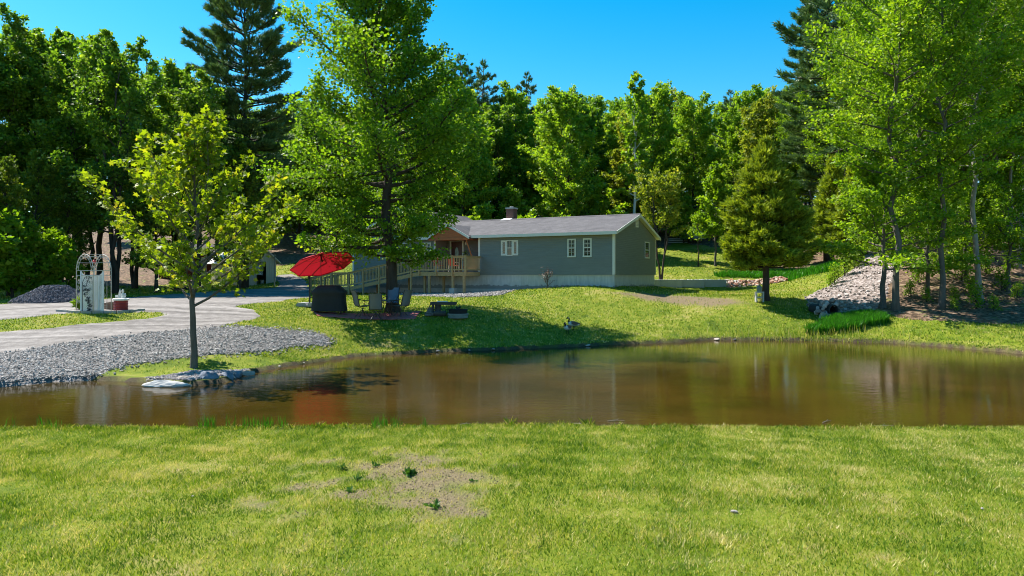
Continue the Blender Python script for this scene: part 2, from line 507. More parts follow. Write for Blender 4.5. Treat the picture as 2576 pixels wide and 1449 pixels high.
# pond
t = NT('pond_water')
v = t.coord('Object', (1, 1, 1))
v2 = t.coord('Object', (1.0, 2.6, 1))
w1 = t.noise(v2, 2.2, 3, 0.5); w2 = t.noise(v2, 9.0, 3, 0.55); big = t.noise(v, 0.22, 3)
h = t.math('ADD', t.math('MULTIPLY', w1, 0.6), t.math('MULTIPLY', w2, t.math('MULTIPLY', big, 0.5)))
c = t.ramp(t.noise(v, 0.3, 3), [(0.35, (0.034, 0.023, 0.0035)), (0.65, (0.060, 0.035, 0.006))])
WATER_M = t.done(t.pbr(c, 0.045, t.bump(h, 0.12, 0.05), spec=0.5, IOR=1.33))
wx = np.linspace(-46, 36, 30); wy = np.linspace(11.8, 36, 15)
WX, WY = np.meshgrid(wx, wy)
wid = np.arange(WX.size).reshape(WX.shape)
wq = np.stack([wid[:-1, :-1], wid[:-1, 1:], wid[1:, 1:], wid[1:, :-1]], -1).reshape(-1, 4)
cc = np.stack([WX.ravel(), WY.ravel()], -1)[wq].mean(1)
keep = pond_sd(cc[:, 0], cc[:, 1]) > -3.0
me = np_mesh('pond_water', np.stack([WX.ravel(), WY.ravel(), np.zeros(WX.size)], -1), wq[keep], WATER_M, smooth=True)
tag(link(bpy.data.objects.new('pond_water', me)), None, None, None, 'structure')

# ---------------------------------------------------------------- grass (stuff)
def blades(name, X, Y, h, w, lean, vals, mat, label, z0=-0.01, cat='grass', curved=False):
    n = len(X)
    Z = zg(X, Y) + z0
    az = RNG.uniform(0, 2 * np.pi, n)
    la = RNG.uniform(0, 2 * np.pi, n)
    lx, ly = np.cos(la) * lean * h, np.sin(la) * lean * h
    dx, dy = np.cos(az) * w / 2, np.sin(az) * w / 2
    if curved:
        V = np.empty((n, 5, 3))
        V[:, 0] = np.stack([X - dx, Y - dy, Z], -1); V[:, 1] = np.stack([X + dx, Y + dy, Z], -1)
        V[:, 2] = np.stack([X + dx * .8 + lx * .35, Y + dy * .8 + ly * .35, Z + h * .6], -1)
        V[:, 3] = np.stack([X + lx, Y + ly, Z + h], -1)
        V[:, 4] = np.stack([X - dx * .8 + lx * .35, Y - dy * .8 + ly * .35, Z + h * .6], -1)
        Fc = np.arange(5 * n).reshape(n, 5); k = 5
    else:
        V = np.empty((n, 3, 3))
        V[:, 0] = np.stack([X - dx, Y - dy, Z], -1); V[:, 1] = np.stack([X + dx, Y + dy, Z], -1)
        V[:, 2] = np.stack([X + lx, Y + ly, Z + h], -1)
        Fc = np.arange(3 * n).reshape(n, 3); k = 3
    me = np_mesh(name, V.reshape(-1, 3), Fc, mat, dict(v=np.repeat(vals, k)))
    return tag(link(bpy.data.objects.new(name, me)), label, cat, None, 'stuff')

GRASS_M = leafmat('grass_blades', [(0.04, 0.105, 0.004), (0.105, 0.19, 0.007), (0.20, 0.275, 0.012), (0.35, 0.355, 0.065), (0.54, 0.455, 0.23)], 0.38, (1.2, 1.15, 0.5), 0.5, 0.25, gain=1.12)
def open_lawn(x, y):
    return (pond_sd(x, y) < -0.03) & (drive_sd(x, y) < 0.03) & (lot_sd(x, y) < 0.05) & (peb_sd(x, y) < 0.0) & (rip_sd(x, y) < 0) & (litter_sd(x, y) < 0.2) & (bed_sd(x, y) < 0) & (wood_sd(x, y) < 0.5)
def patch_val(x, y):
    return np.clip(0.44 + 0.30 * fnoise(x, y, 0.8, 3) + 0.30 * fnoise(x, y, 2.6, 10) + 0.22 * fnoise(x, y, 6.5, 15) + 0.2 * fnoise(x, y, 16, 7) + RNG.normal(0, 0.30, len(x)), 0, 1)
n = 470000
Y = np.sqrt(RNG.uniform(4.6 ** 2, 14.1 ** 2, n)); X = RNG.uniform(-1, 1, n) * (Y * 0.74 + 1.2)
dr = dry_at(X, Y)
k = (pond_sd(X, Y) < -0.03) & (RNG.uniform(0, 1, n) > dr * 0.74)
X, Y, dr = X[k], Y[k], dr[k]
pv = np.clip(patch_val(X, Y) + 0.42 * dr + 0.7 * np.clip(fnoise(X, Y, 1.1, 18) + .5 * fnoise(X, Y, 4.1, 2) - .15, 0, .5), 0, 1)
hh = RNG.uniform(0.025, 0.062, len(X)) * (1 + 0.5 * fnoise(X, Y, 1.9, 13)) * (1 - 0.35 * dr)
blades('foreground_grass', X, Y, hh, RNG.uniform(0.007, 0.018, len(X)), RNG.uniform(0.1, 1.1, len(X)), pv, GRASS_M, 'short mown green grass of the near lawn in front of the pond')
n = 330000
Y = 23.5 / (1 - RNG.uniform(0, 1, n) * (1 - 23.5 / 78.0)); X = RNG.uniform(-1, 1, n) * (Y * 0.74 + 1.0)
Y = np.where(RNG.uniform(0, 1, n) < 0.06, RNG.uniform(20.5, 24, n), Y)
k = open_lawn(X, Y) & (RNG.uniform(0, 1, n) > dry_at(X, Y) * 0.85)
X, Y = X[k], Y[k]
blades('far_grass', X, Y, RNG.uniform(0.03, 0.09, len(X)) * np.sqrt(Y / 28), 0.0013 * Y, RNG.uniform(0.1, 0.9, len(X)), patch_val(X, Y), GRASS_M, 'mown green grass of the lawn between the house and the pond')

n = 60000
X = RNG.uniform(-13, 13, n); Y = RNG.uniform(12.4, 14.2, n); ps = pond_sd(X, Y)
k = (ps > -0.30) & (ps < 0.03) & (fnoise(X, Y, 2.4, 6) + RNG.normal(0, .4, n) > -.1); X, Y = X[k][:9000], Y[k][:9000]
blades('bank_grass', X, Y, RNG.uniform(0.03, 0.10, len(X)) * (1 + .5 * fnoise(X, Y, 3.3, 3)), RNG.uniform(0.007, 0.013, len(X)), RNG.uniform(0.2, 1.2, len(X)), patch_val(X, Y), GRASS_M, 'longer ragged grass overhanging the near edge of the pond', curved=True)
TALL_M = leafmat('tall_grass_blades', [(0.02, 0.10, 0.004), (0.05, 0.22, 0.008), (0.10, 0.34, 0.02)], 0.4, (1.1, 1.2, 0.5), 0.45, 0.35)
TALLP = gpoly([(2030,842),(2085,812),(2150,800),(2225,803),(2238,815),(2150,832),(2090,842)])
bb = np.array(TALLP); n = 40000
X = RNG.uniform(bb[:, 0].min() - .3, bb[:, 0].max() + .3, n); Y = RNG.uniform(bb[:, 1].min() - .3, bb[:, 1].max() + .3, n)
k = polysd(X, Y, TALLP) + 0.25 * fnoise(X, Y, 3, 2) > 0; X, Y = X[k], Y[k]
blades('tall_grass', X, Y, RNG.uniform(0.2, 0.48, len(X)), 0.03, RNG.uniform(0.1, 0.6, len(X)), RNG.uniform(0, 1, len(X)), TALL_M, 'tall bright green grass growing below the culvert on the far bank', curved=True)
# second tall patch at the foot of the upper lawn
TALLQ = gpoly([(1790,694),(1900,688),(2080,670),(2110,680),(2050,694),(1950,700),(1800,700)])
bb = np.array(TALLQ); n = 30000
X = RNG.uniform(bb[:, 0].min(), bb[:, 0].max(), n); Y = RNG.uniform(bb[:, 1].min(), bb[:, 1].max(), n)
k = polysd(X, Y, TALLQ) + 0.4 * fnoise(X, Y, 1.5, 2) > 0; X, Y = X[k], Y[k]
blades('tall_grass', X, Y, RNG.uniform(0.2, 0.5, len(X)), 0.05, RNG.uniform(0.1, 0.6, len(X)), RNG.uniform(0, 1, len(X)), TALL_M, 'tall unmown green grass on the slope behind the conical evergreen', curved=True)
# sparse reeds in the shallows of the far right bank and along the near edge
xs, ys = [], []
for px, py, k_, sp in [(1960,857,140,1.2),(2020,858,140,1.2),(2090,860,140,1.2),(2180,862,90,1.2),(2300,868,60,1.0),(1880,856,40,.8)]:
    q = w0(px, py); xs.append(RNG.normal(q[0], sp, k_)); ys.append(RNG.normal(q[1] + 0.25, 0.35, k_))
X, Y = np.concatenate(xs), np.concatenate(ys)
k = pond_sd(X, Y) < 0.5; X, Y = X[k], Y[k]
blades('shore_reeds', X, Y, RNG.uniform(0.15, 0.5, len(X)), 0.022, RNG.uniform(0.05, 0.4, len(X)), RNG.uniform(.3, 1, len(X)), GRASS_M, 'sparse pale reeds standing in the shallows of the far right bank', curved=True)
xs, ys = [], []
for a, b, k_ in [(505,545,60),(565,600,30),(610,690,130),(700,730,22),(940,975,60),(985,1010,30),(1060,1075,18),(100,160,30),(20,50,16)]:
    D = 13.36; xs.append(RNG.uniform(px_x(a, D), px_x(b, D), k_)); ys.append(RNG.normal(D, 0.09, k_))
X, Y = np.concatenate(xs), np.concatenate(ys)
blades('edge_grass', X, Y, RNG.uniform(0.12, 0.30, len(X)), 0.009, RNG.uniform(0.05, 0.35, len(X)), RNG.uniform(0, .7, len(X)), TALL_M, 'thin upright grass blades along the near edge of the pond', curved=True)

# loose stones (stuff)
def rockmesh(name, seed, mat, sub=1, flat=0.7):
    import bmesh
    bm = bmesh.new()
    bmesh.ops.create_icosphere(bm, subdivisions=sub, radius=0.5)
    r = random.Random(seed)
    ax = [Vector((r.uniform(-1, 1), r.uniform(-1, 1), r.uniform(-1, 1))).normalized() for _ in range(6)]
    am = [r.uniform(0.7, 1.0) for _ in ax]
    for vv in bm.verts:
        d = vv.co.normalized(); s = 1.0
        for a, m in zip(ax, am):
            q = d.dot(a)
            if q > 0.55: s = min(s, m * 0.62 / q + 0.12)
        vv.co = d * 0.5 * s * r.uniform(0.94, 1.06)
        vv.co.z *= flat
        vv.co.y *= 0.85
    me = bpy.data.meshes.new(name); bm.to_mesh(me); bm.free()
    me.materials.append(mat)
    return me
OCT = np.array([(1, 0, 0), (-1, 0, 0), (0, 1, 0), (0, -1, 0), (0, 0, 1), (0, 0, -1)], float)
OCF = np.array([(0, 2, 4), (2, 1, 4), (1, 3, 4), (3, 0, 4), (2, 0, 5), (1, 2, 5), (3, 1, 5), (0, 3, 5)])
def pebbles(name, X, Y, size, mat, label, sink=0.2, parent=None, zoff=0.0):
    n = len(X); Z = zg(X, Y) + zoff
    V = OCT[None] * RNG.uniform(0.55, 1.2, (n, 6, 1)) * np.stack([size, size * RNG.uniform(.6, 1, n), size * RNG.uniform(.45, .8, n)], -1)[:, None]
    a = RNG.uniform(0, 6.28, n); tl = RNG.normal(0, 0.5, n)
    x = V[..., 0]; z = V[..., 2]
    V[..., 0], V[..., 2] = x * np.cos(tl)[:, None] - z * np.sin(tl)[:, None], x * np.sin(tl)[:, None] + z * np.cos(tl)[:, None]
    x = V[..., 0].copy(); y = V[..., 1].copy()
    V[..., 0] = x * np.cos(a)[:, None] - y * np.sin(a)[:, None] + X[:, None]
    V[..., 1] = x * np.sin(a)[:, None] + y * np.cos(a)[:, None] + Y[:, None]
    V[..., 2] += (Z + size * sink)[:, None]
    Fc = (OCF[None] + 6 * np.arange(n)[:, None, None]).reshape(-1, 3)
    me = np_mesh(name, V.reshape(-1, 3), Fc, mat, dict(v=np.repeat(RNG.uniform(0, 1, n), 6)))
    o = link(bpy.data.objects.new(name, me), parent)
    if parent is None: return tag(o, label, 'gravel', None, 'stuff')
    o["kind"] = 'stuff'
    return o
def stonemat(name, cols):
    t = NT(name); k = len(cols)
    c = t.ramp(t.attr('v'), [(i / (k - 1), q) for i, q in enumerate(cols)])
    n3 = t.noise(t.coord('Object'), 25, 3)
    c = t.mix(0.35, c, t.ramp(n3, [(0.3, [x * .4 for x in cols[0]]), (0.7, cols[-1])]))
    return t.done(t.pbr(c, 0.85, spec=0.25))
GREYST = stonemat('grey_stones', [(0.07, 0.062, 0.056), (0.20, 0.178, 0.162), (0.34, 0.306, 0.282), (0.58, 0.53, 0.495)])
PINKST = stonemat('pale_stones', [(0.150, 0.116, 0.105), (0.270, 0.225, 0.210), (0.375, 0.330, 0.315), (0.495, 0.458, 0.450)])
def scatter(poly, n, sdf):
    bb = np.array(poly); X = RNG.uniform(bb[:, 0].min() - .3, bb[:, 0].max() + .3, n); Y = RNG.uniform(bb[:, 1].min() - .3, bb[:, 1].max() + .3, n)
    k = (sdf(X, Y) > 0) & (np.abs(X) < 0.78 * Y + 1); return X[k], Y[k]
X, Y = scatter(LOT, 60000, lambda x, y: np.minimum(lot_sd(x, y) + 0.12 * fnoise(x, y, 9, 3) + 0.5 * RNG.uniform(0, 1, x.shape) ** 4, -drive_sd(x, y) + .15 + 0.9 * RNG.uniform(0, 1, x.shape) ** 3))
k = pond_sd(X, Y) < 0.15; X, Y = X[k][:26000], Y[k][:26000]
pebbles('loose_gravel', X, Y, 0.018 + 0.05 * RNG.uniform(0, 1, len(X)) ** 2.5, GREYST, 'loose grey crushed stone of the gravel lot beside the pond', zoff=0.02)
X, Y = scatter(PEB, 9000, peb_sd); pebbles('shore_pebbles', X, Y, RNG.uniform(0.02, 0.045, len(X)), PINKST, 'pale pinkish pebbles on the shore around the young maple', zoff=0.02)
X, Y = scatter(DECKBED, 9000, bed_sd); X, Y = X[:5000], Y[:5000]
pebbles('deck_stones', X, Y, RNG.uniform(0.03, 0.09, len(X)), GREYST, 'grey stones filling the bed in front of the deck', zoff=0.03)

X, Y = scatter(FRONT_BARE, 9000, lambda x, y: dry_at(x, y) - 0.45); X, Y = X[:2200], Y[:2200]
SOILC = stonemat('soil_crumbs', [(.06, .045, .025), (.16, .12, .07), (.27, .21, .125)])
o_ = pebbles('soil_crumbs', X, Y, 0.005 + 0.016 * RNG.uniform(0, 1, len(X)) ** 3, SOILC, 'brown soil crumbs and bits of thatch in the bare patch of the near lawn'); o_["category"] = 'soil'
# ---------------------------------------------------------------- trees
def bark(name, c, var=0.4, stretch=(6, 6, 1.2)):
    t = NT(name); v = t.coord('Object', stretch)
    n1 = t.noise(v, 1.6, 5, 0.7); n2 = t.noise(t.coord('Object'), 1.1, 3)
    f = t.math('ADD', t.math('MULTIPLY', n1, 0.7), t.math('MULTIPLY', n2, 0.3))
    col = t.ramp(f, [(0.32, [x * (1 - var) for x in c]), (0.55, c), (0.72, [x * (1 + var) for x in c])])
    return t.done(t.pbr(col, 0.9, t.bump(n1, 0.8, 0.03), spec=0.15))
BARK = bark('grey_bark', (0.12, 0.105, 0.09))
BARK_D = bark('dark_bark', (0.065, 0.052, 0.043))
BARK_L = bark('pale_bark', (0.26, 0.24, 0.215))
BARK_W = bark('birch_bark', (0.52, 0.50, 0.47), 0.3)

L_MAPLE = leafmat('maple_leaves', [(0.042, 0.10, 0.008), (0.085, 0.17, 0.012), (0.13, 0.22, 0.018), (0.185, 0.25, 0.03)], 0.55, (1.7, 1.6, 0.35), gain=1.25)
L_YOUNG = leafmat('young_maple_leaves', [(0.075, 0.12, 0.006), (0.125, 0.195, 0.010), (0.18, 0.24, 0.016), (0.25, 0.22, 0.045)], 0.55, (1.7, 1.55, 0.35), gain=1.2)
L_DARK = leafmat('grove_leaves', [(0.018, 0.045, 0.006), (0.04, 0.080, 0.010), (0.075, 0.125, 0.014), (0.12, 0.15, 0.03)], 0.5, (1.7, 1.65, 0.4), gain=2.3)
L_WOOD = leafmat('wood_leaves', [(0.04, 0.085, 0.008), (0.075, 0.135, 0.012), (0.11, 0.17, 0.018), (0.17, 0.19, 0.035)], 0.5, (1.7, 1.6, 0.4), gain=2.1)
L_GOLD = leafmat('spring_oak_leaves', [(0.055, 0.085, 0.010), (0.10, 0.14, 0.016), (0.15, 0.18, 0.026), (0.22, 0.21, 0.05)], 0.5, (1.6, 1.45, 0.45), gain=1.7)
L_LIME = leafmat('lime_leaves', [(0.055, 0.12, 0.006), (0.11, 0.20, 0.010), (0.17, 0.27, 0.018), (0.24, 0.30, 0.06)], 0.55, (1.6, 1.5, 0.4), gain=1.3)
L_PINE = leafmat('pine_needles', [(0.018, 0.04, 0.016), (0.035, 0.066, 0.022), (0.06, 0.095, 0.028), (0.085, 0.115, 0.04)], 0.2, (1.2, 1.2, 0.6), gain=2.4)
L_CEDAR = leafmat('cedar_sprays', [(0.035, 0.055, 0.006), (0.075, 0.10, 0.009), (0.12, 0.145, 0.012), (0.17, 0.185, 0.02)], 0.35, (1.4, 1.35, 0.4), gain=2.6)

T_DIAM = np.array([(0, 0, 0), (0.42, 0.45, 0.07), (0, 1, -0.03), (-0.42, 0.45, 0.07)])
T_MAPLE = np.array([(0, 0, 0), (0.46, 0.02, 0.02), (0.30, 0.32, 0.05), (0.62, 0.58, 0.02), (0.24, 0.62, 0.05), (0, 1.05, -0.04), (-0.24, 0.62, 0.05), (-0.62, 0.58, 0.02), (-0.30, 0.32, 0.05), (-0.46, 0.02, 0.02)])

def norm(a): return a / (np.linalg.norm(a, axis=-1, keepdims=True) + 1e-9)

def leaf_mesh(name, pos, out, size, vals, tmpl, mat, r, droop=0.35, flat=0.75):
    """leaves at pos; `out` the way they point; normals near vertical"""
    n = len(pos)
    y = norm(norm(out) + r.normal(0, 0.55, (n, 3)) + np.array([0, 0, -droop]))
    up = norm(np.array([0, 0, flat]) + r.normal(0, 0.75, (n, 3)))
    x = norm(np.cross(y, up)); z = np.cross(x, y)
    k = len(tmpl)
    T = tmpl[None] * size[:, None, None]
    V = pos[:, None] + T[..., :1] * x[:, None] + T[..., 1:2] * y[:, None] + T[..., 2:] * z[:, None]
    return np_mesh(name, V.reshape(-1, 3), np.arange(n * k).reshape(n, k), mat, dict(v=np.repeat(vals, k)))

def needle_mesh(name, pos, d, length, width, vals, mat, r):
    n = len(pos)
    y = norm(d); x = norm(np.cross(y, norm(r.normal(0, 1, (n, 3)))))
    V = np.empty((n, 3, 3))
    V[:, 0] = pos - x * (width / 2)[:, None]; V[:, 1] = pos + x * (width / 2)[:, None]; V[:, 2] = pos + y * length[:, None]
    return np_mesh(name, V.reshape(-1, 3), np.arange(3 * n).reshape(n, 3), mat, dict(v=np.repeat(vals, 3)))

def curve_pts(p, d, L, n, up, wob, r):
    pts = [np.array(p, float)]; d = d / np.linalg.norm(d)
    for i in range(n):
        d = d + np.array([0, 0, up / n]) + r.normal(0, wob, 3)
        d = d / np.linalg.norm(d)
        pts.append(pts[-1] + d * L / n)
    return np.array(pts), d

def along(pts, s):
    i = min(int(s * (len(pts) - 1)), len(pts) - 2); f = s * (len(pts) - 1) - i
    return pts[i] * (1 - f) + pts[i + 1] * f, norm(pts[i + 1] - pts[i])

def broadleaf(seed, H, r0, start, top_frac, prof, R, el, nl, subs, leaves, ls, leafmatl, barkm, tmpl=T_DIAM, lean=(0, 0), stems=1, spread=0.45, wob=0.08, upc=0.5, sub_len=0.36, clump=1.0, bend=None, twigs=True, az_off=0.0, vsc=0.6, lv=(0.72, 1.12)):
    """returns (wood mesh, crown mesh). start/top_frac: part of the height that carries limbs; prof(u)->relative limb length; el=(low, high) limb angles"""
    r = np.random.default_rng(seed)
    mb = MB(); tips_p, tips_d, tips_v = [], [], []
    stem_list = []
    for s in range(stems):
        n = 12; base = np.array([0, 0, -0.25]); pts = [base]
        a = s * 2 * math.pi / stems + 0.7 + az_off
        for i in range(1, n + 1):
            tt = i / n
            off = np.array([lean[0], lean[1]]) * tt * H
            if bend is not None: off = off + np.array(bend(tt))
            if stems > 1: off = off + np.array([math.cos(a), math.sin(a)]) * (r0 * 0.7 + spread * tt * H * 0.25)
            pts.append(np.array([off[0] + r.normal(0, 0.012 * H * tt ** .5 * wob / .08), off[1] + r.normal(0, 0.012 * H * tt ** .5), tt * H * top_frac]))
        pts = np.array(pts)
        rr = [max(0.012, (r0 / (1 if stems == 1 else 1.35)) * ((1 - i / n) ** 0.85) + 0.012) for i in range(n + 1)]
        rr[0] *= 1.75; 
        flare = along(pts, 0.03)[0]
        P2 = np.vstack([pts[:1], flare[None], pts[1:]]); R2 = [rr[0]] + [rr[1] * 1.12 + 0.1 * r0] + rr[1:]
        mb.tube([tuple(p) for p in P2], R2, 9)
        stem_list.append((pts, rr))
    for i in range(nl):
        pts, rr = stem_list[i % stems]
        u = (i + r.uniform(0, 1)) / nl
        t = start + (1 - start) * u * 0.98
        p, td = along(pts, t)
        L = R * prof(u) * r.uniform(lv[0], lv[1])
        e = el[0] + (el[1] - el[0]) * u + r.normal(0, 0.10)
        az = i * 2.399 + r.uniform(-0.5, 0.5) + az_off
        dd = np.array([math.cos(az) * math.cos(e), math.sin(az) * math.cos(e), math.sin(e)])
        lp, ld = curve_pts(p, dd, L, 6, upc, wob, r)
        rb = max(0.015, min(rr[min(int(t * 12), 12)] * 0.5, 0.03 * L + 0.012))
        mb.tube([tuple(q) for q in lp], [rb * (1 - j / 6.5) + 0.004 for j in range(7)], 6, cap=False)
        ns = max(3, int(subs * L))
        for j in range(ns):
            s = 0.22 + 0.78 * (j + r.uniform(0, 1)) / ns
            q, qd = along(lp, min(s, 0.999))
            side = norm(np.cross(qd, [0, 0, 1.0])) * (1 if j % 2 else -1)
            sd = norm(qd * r.uniform(0.5, 1.1) + side * r.uniform(0.4, 1.1) + np.array([0, 0, r.uniform(-0.25, 0.5)]))
            sl = max(0.25, L * sub_len * (1.15 - 0.6 * s)) * r.uniform(0.6, 1.2)
            sp, s2 = curve_pts(q, sd, sl, 3, 0.15, 0.12, r)
            if twigs: mb.tube([tuple(w) for w in sp], [max(0.006, rb * 0.3), 0.007, 0.005, 0.003], 3, cap=False)
            m = leaves
            ss = r.uniform(0.15, 1.05, m)
            ii = np.minimum((ss * 3).astype(int), 2); ff = (ss * 3 - ii)[:, None]
            pp = sp[ii] * (1 - ff) + sp[ii + 1] * ff
            pp = pp + r.normal(0, 0.16 * clump * (0.4 + sl), (m, 3)) * np.array([1, 1, vsc])
            tips_p.append(pp); tips_d.append(np.tile(s2, (m, 1)))
            tips_v.append(np.clip(r.normal(0.42, 0.13) + r.normal(0, 0.2, m), 0, 1))
    pos = np.concatenate(tips_p); dd = np.concatenate(tips_d); vv = np.concatenate(tips_v)
    sz = ls * r.uniform(0.6, 1.25, len(pos))
    return mb.mesh('trunk', barkm, True), leaf_mesh('crown', pos, dd, sz, vv, tmpl, leafmatl, r)

def pine(seed, H, r0, cb, R, nw, per, tufts, nl=0.32, nwid=0.055, mat=None, barkm=None, upt=0.18, prof=None, gaps=0.15, needles=6):
    r = np.random.default_rng(seed)
    mb = MB()
    pts = np.array([[r.normal(0, 0.05), r.normal(0, 0.05), -0.3 + (H + 0.3) * i / 12] for i in range(13)])
    mb.tube([tuple(p) for p in pts], [r0 * (1 - i / 12.6) + 0.02 for i in range(13)], 8)
    Pp, Pd, Pv = [], [], []
    for w in range(nw):
        u = w / (nw - 1); z = H * (cb + (1 - cb) * u)
        for k in range(per):
            if r.uniform() < gaps: continue
            az = 2 * math.pi * k / per + w * 0.9 + r.uniform(-0.35, 0.35)
            L = R * (prof(u) if prof else (1 - u) ** 0.75 + 0.05) * r.uniform(0.65, 1.15)
            e = -0.05 + 0.75 * u ** 2 + r.normal(0, 0.08)
            dd = np.array([math.cos(az) * math.cos(e), math.sin(az) * math.cos(e), math.sin(e)])
            lp, _ = curve_pts([0, 0, z + r.uniform(-.25, .25)], dd, L, 5, upt * 1.6, 0.04, r)
            mb.tube([tuple(q) for q in lp], [0.02 + 0.012 * L * (1 - j / 5.2) for j in range(6)], 4, cap=False)
            m = max(6, int(tufts * L / R))
            s = r.uniform(0.32, 1.0, m) ** 0.8
            ii = np.minimum((s * 5).astype(int), 4); ff = (s * 5 - ii)[:, None]
            q = lp[ii] * (1 - ff) + lp[ii + 1] * ff
            side = norm(np.cross(dd, [0, 0, 1.0])); wid = (0.16 + 0.30 * L * (1.05 - s)) 
            lat = r.uniform(-1, 1, m) * wid
            q = q + side[None] * lat[:, None] + dd[None] * (np.abs(lat) * 0.5)[:, None] + np.array([0, 0, 1.0]) * (r.uniform(-0.02, 0.22, m))[:, None]
            base = norm(dd[None] * 0.8 + side[None] * (lat / (wid + .01))[:, None] * 0.7 + np.array([0, 0, 0.55]))
            for _ in range(needles):
                Pp.append(q + r.normal(0, 0.05, q.shape)); Pd.append(base + r.normal(0, 0.42, q.shape)); Pv.append(np.clip(r.normal(0.4, 0.08) + r.normal(0, 0.2, m), 0, 1))
    pos = np.concatenate(Pp); d_ = np.concatenate(Pd); vv = np.concatenate(Pv); n = len(pos)
    return mb.mesh('trunk', barkm or BARK_D, True), needle_mesh('crown', pos, d_, nl * r.uniform(.6, 1.2, n), nwid * r.uniform(.7, 1.2, n), vv, mat or L_PINE, r)

def plant_tree(name, meshes, loc, label, cat='tree', group=None, rz=0.0, s=1.0, sz=None):
    o = thing(name, label, cat, loc, rz, group)
    o.scale = (s, s, sz or s)
    inst(meshes[0], 'trunk', o); inst(meshes[1], 'crown', o)
    return o

def pl(*pts):
    xs, ys = zip(*pts)
    return lambda u: float(np.interp(u, xs, ys))

# young maple on the near shore
def young_prof(u): return 1.0 - 0.28 * u
m = broadleaf(21, 7.6, 0.092, 0.30, 0.80, pl((0, .95), (.2, 1.1), (.55, .85), (1, .42)), 3.75, (0.36, 1.3), 28, 4.4, 18, 0.15, L_YOUNG, BARK, T_MAPLE, upc=0.55, wob=0.05, sub_len=0.24, clump=0.75)
plant_tree('maple_tree', m, G(487, 21.7), 'young yellow-green maple with slim grey trunk at the stony pond shore')
# the big maple behind the patio
m = broadleaf(33, 18.2, 0.27, 0.14, 0.94, pl((0, .62), (.1, .74), (.25, .95), (.35, 1.03), (.55, .93), (.8, .72), (1, .3)), 4.7, (-0.38, 1.12), 88, 4.6, 54, 0.155, L_MAPLE, BARK_D, T_DIAM, lean=(-0.045, 0), upc=0.55, wob=0.08, sub_len=0.32, clump=0.95, vsc=1.0, lv=(0.55, 1.25))
plant_tree('maple_tree', m, G(988, 33.0), 'tall green maple with forked dark trunk behind the patio chairs')
# evergreen with dark conical crown, right lawn
m = pine(44, 8.2, 0.20, 0.23, 2.5, 32, 9, 85, 0.26, 0.085, L_CEDAR, BARK_D, 0.12, pl((0, .82), (.12, 1.0), (.35, .86), (.7, .47), (1, .06)), 0.03, 6)
plant_tree('evergreen_tree', m, G(1926, 38), 'olive green conical evergreen standing alone on the right lawn')
# tall pine at left
PINE_A = pine(51, 25, 0.30, 0.26, 5.0, 30, 6, 120, 0.42, 0.085, prof=pl((0, .65), (.25, .95), (.45, .8), (.62, .95), (.8, .75), (.92, .5), (1, .1)), gaps=0.1, needles=7)
PINE_B = pine(52, 22, 0.28, 0.35, 4.2, 18, 6, 60, 0.42, 0.10, prof=pl((0, .7), (.3, 1), (.7, .6), (1, .08)), gaps=0.2, needles=6)
plant_tree('pine_tree', PINE_A, G(617, 57), 'tall dark pine with open layered branches behind the young maple')
plant_tree('pine_tree', PINE_B, G(2165, 57), 'tall dark pine leaning out of the right-hand wood towards the sky', rz=1.1, s=1.3)
plant_tree('pine_tree', PINE_A, G(2080, 66), 'tall slender pine at the left edge of the right-hand wood', rz=2.6, s=1.05)

# right-hand hillside trees
TALL_A = broadleaf(61, 21, 0.14, 0.30, 0.96, pl((0, .7), (.3, 1), (.7, .85), (1, .3)), 4.2, (0.05, 1.0), 46, 4.0, 38, 0.165, L_LIME, BARK, upc=0.35, sub_len=0.36, clump=1.05)
TALL_B = broadleaf(62, 20, 0.13, 0.34, 0.96, pl((0, .6), (.3, 1), (.7, .8), (1, .3)), 3.9, (0.0, 1.0), 42, 4.0, 38, 0.165, L_LIME, BARK_L, upc=0.35, sub_len=0.36, bend=lambda u: (1.5 * u - 0.9 * math.sin(u * 3.0), 0.4 * u), clump=1.05)
LOW_A = broadleaf(63, 7.6, 0.13, 0.30, 0.85, pl((0, 1.0), (.4, 1), (1, .5)), 3.3, (0.02, 1.0), 26, 4.4, 34, 0.17, L_LIME, BARK, upc=0.15, sub_len=0.34)
plant_tree('tree', LOW_A, G(2222, 35.5), 'low spreading lime green tree with dark stem beside the rubble slope')
plant_tree('tree', TALL_A, G(2253, 34.6), 'tall straight grey-trunked tree just right of the low spreading tree')
plant_tree('tree', TALL_A, G(2368, 34.6), 'tall light green tree between the straight trunk and the leaning trunk', rz=2.1, s=0.9)
plant_tree('tree', TALL_B, G(2465, 36.0), 'pale-barked tree leaning right on the leaf-covered bank')
for px, D, k, s, z in [(2330,41,0,.95,.3),(2440,43,0,1.0,1.7),(2560,41,1,1.0,2.9),(2640,38,0,1.0,4.2),(2200,47,0,.9,5.1),(2290,50,1,1.05,.8),(2390,52,0,1.1,1.9),(2500,50,0,1.05,3.3),(2600,47,1,1.1,5),(2130,60,0,1.05,2.2),(2240,60,0,1.1,3.7),(2350,62,1,1.15,.1),(2470,60,0,1.1,1.2),(2590,58,0,1.1,4.4),(2720,44,0,1,.9),(2760,54,1,1.1,2.7),(2040,74,0,.9,3.1),(2110,80,1,1.0,1.4),(1985,84,0,.85,2),(2660,50,0,1.1,.3),(2540,66,1,1.1,1.3),(2640,62,0,1.15,2.3),(2420,70,0,1.1,3.2),(2700,70,0,1.2,.5),(2580,76,1,1.1,4.1)]:
    plant_tree('tree', (TALL_A, TALL_B)[k], G(px, D), ('light green grey-trunked tree in the wood on the right-hand bank', 'light green pale-barked bending tree in the wood on the right-hand bank')[k], 'tree', ('grey-trunked trees of the right-hand wood', 'pale-barked trees of the right-hand wood')[k], z, s)
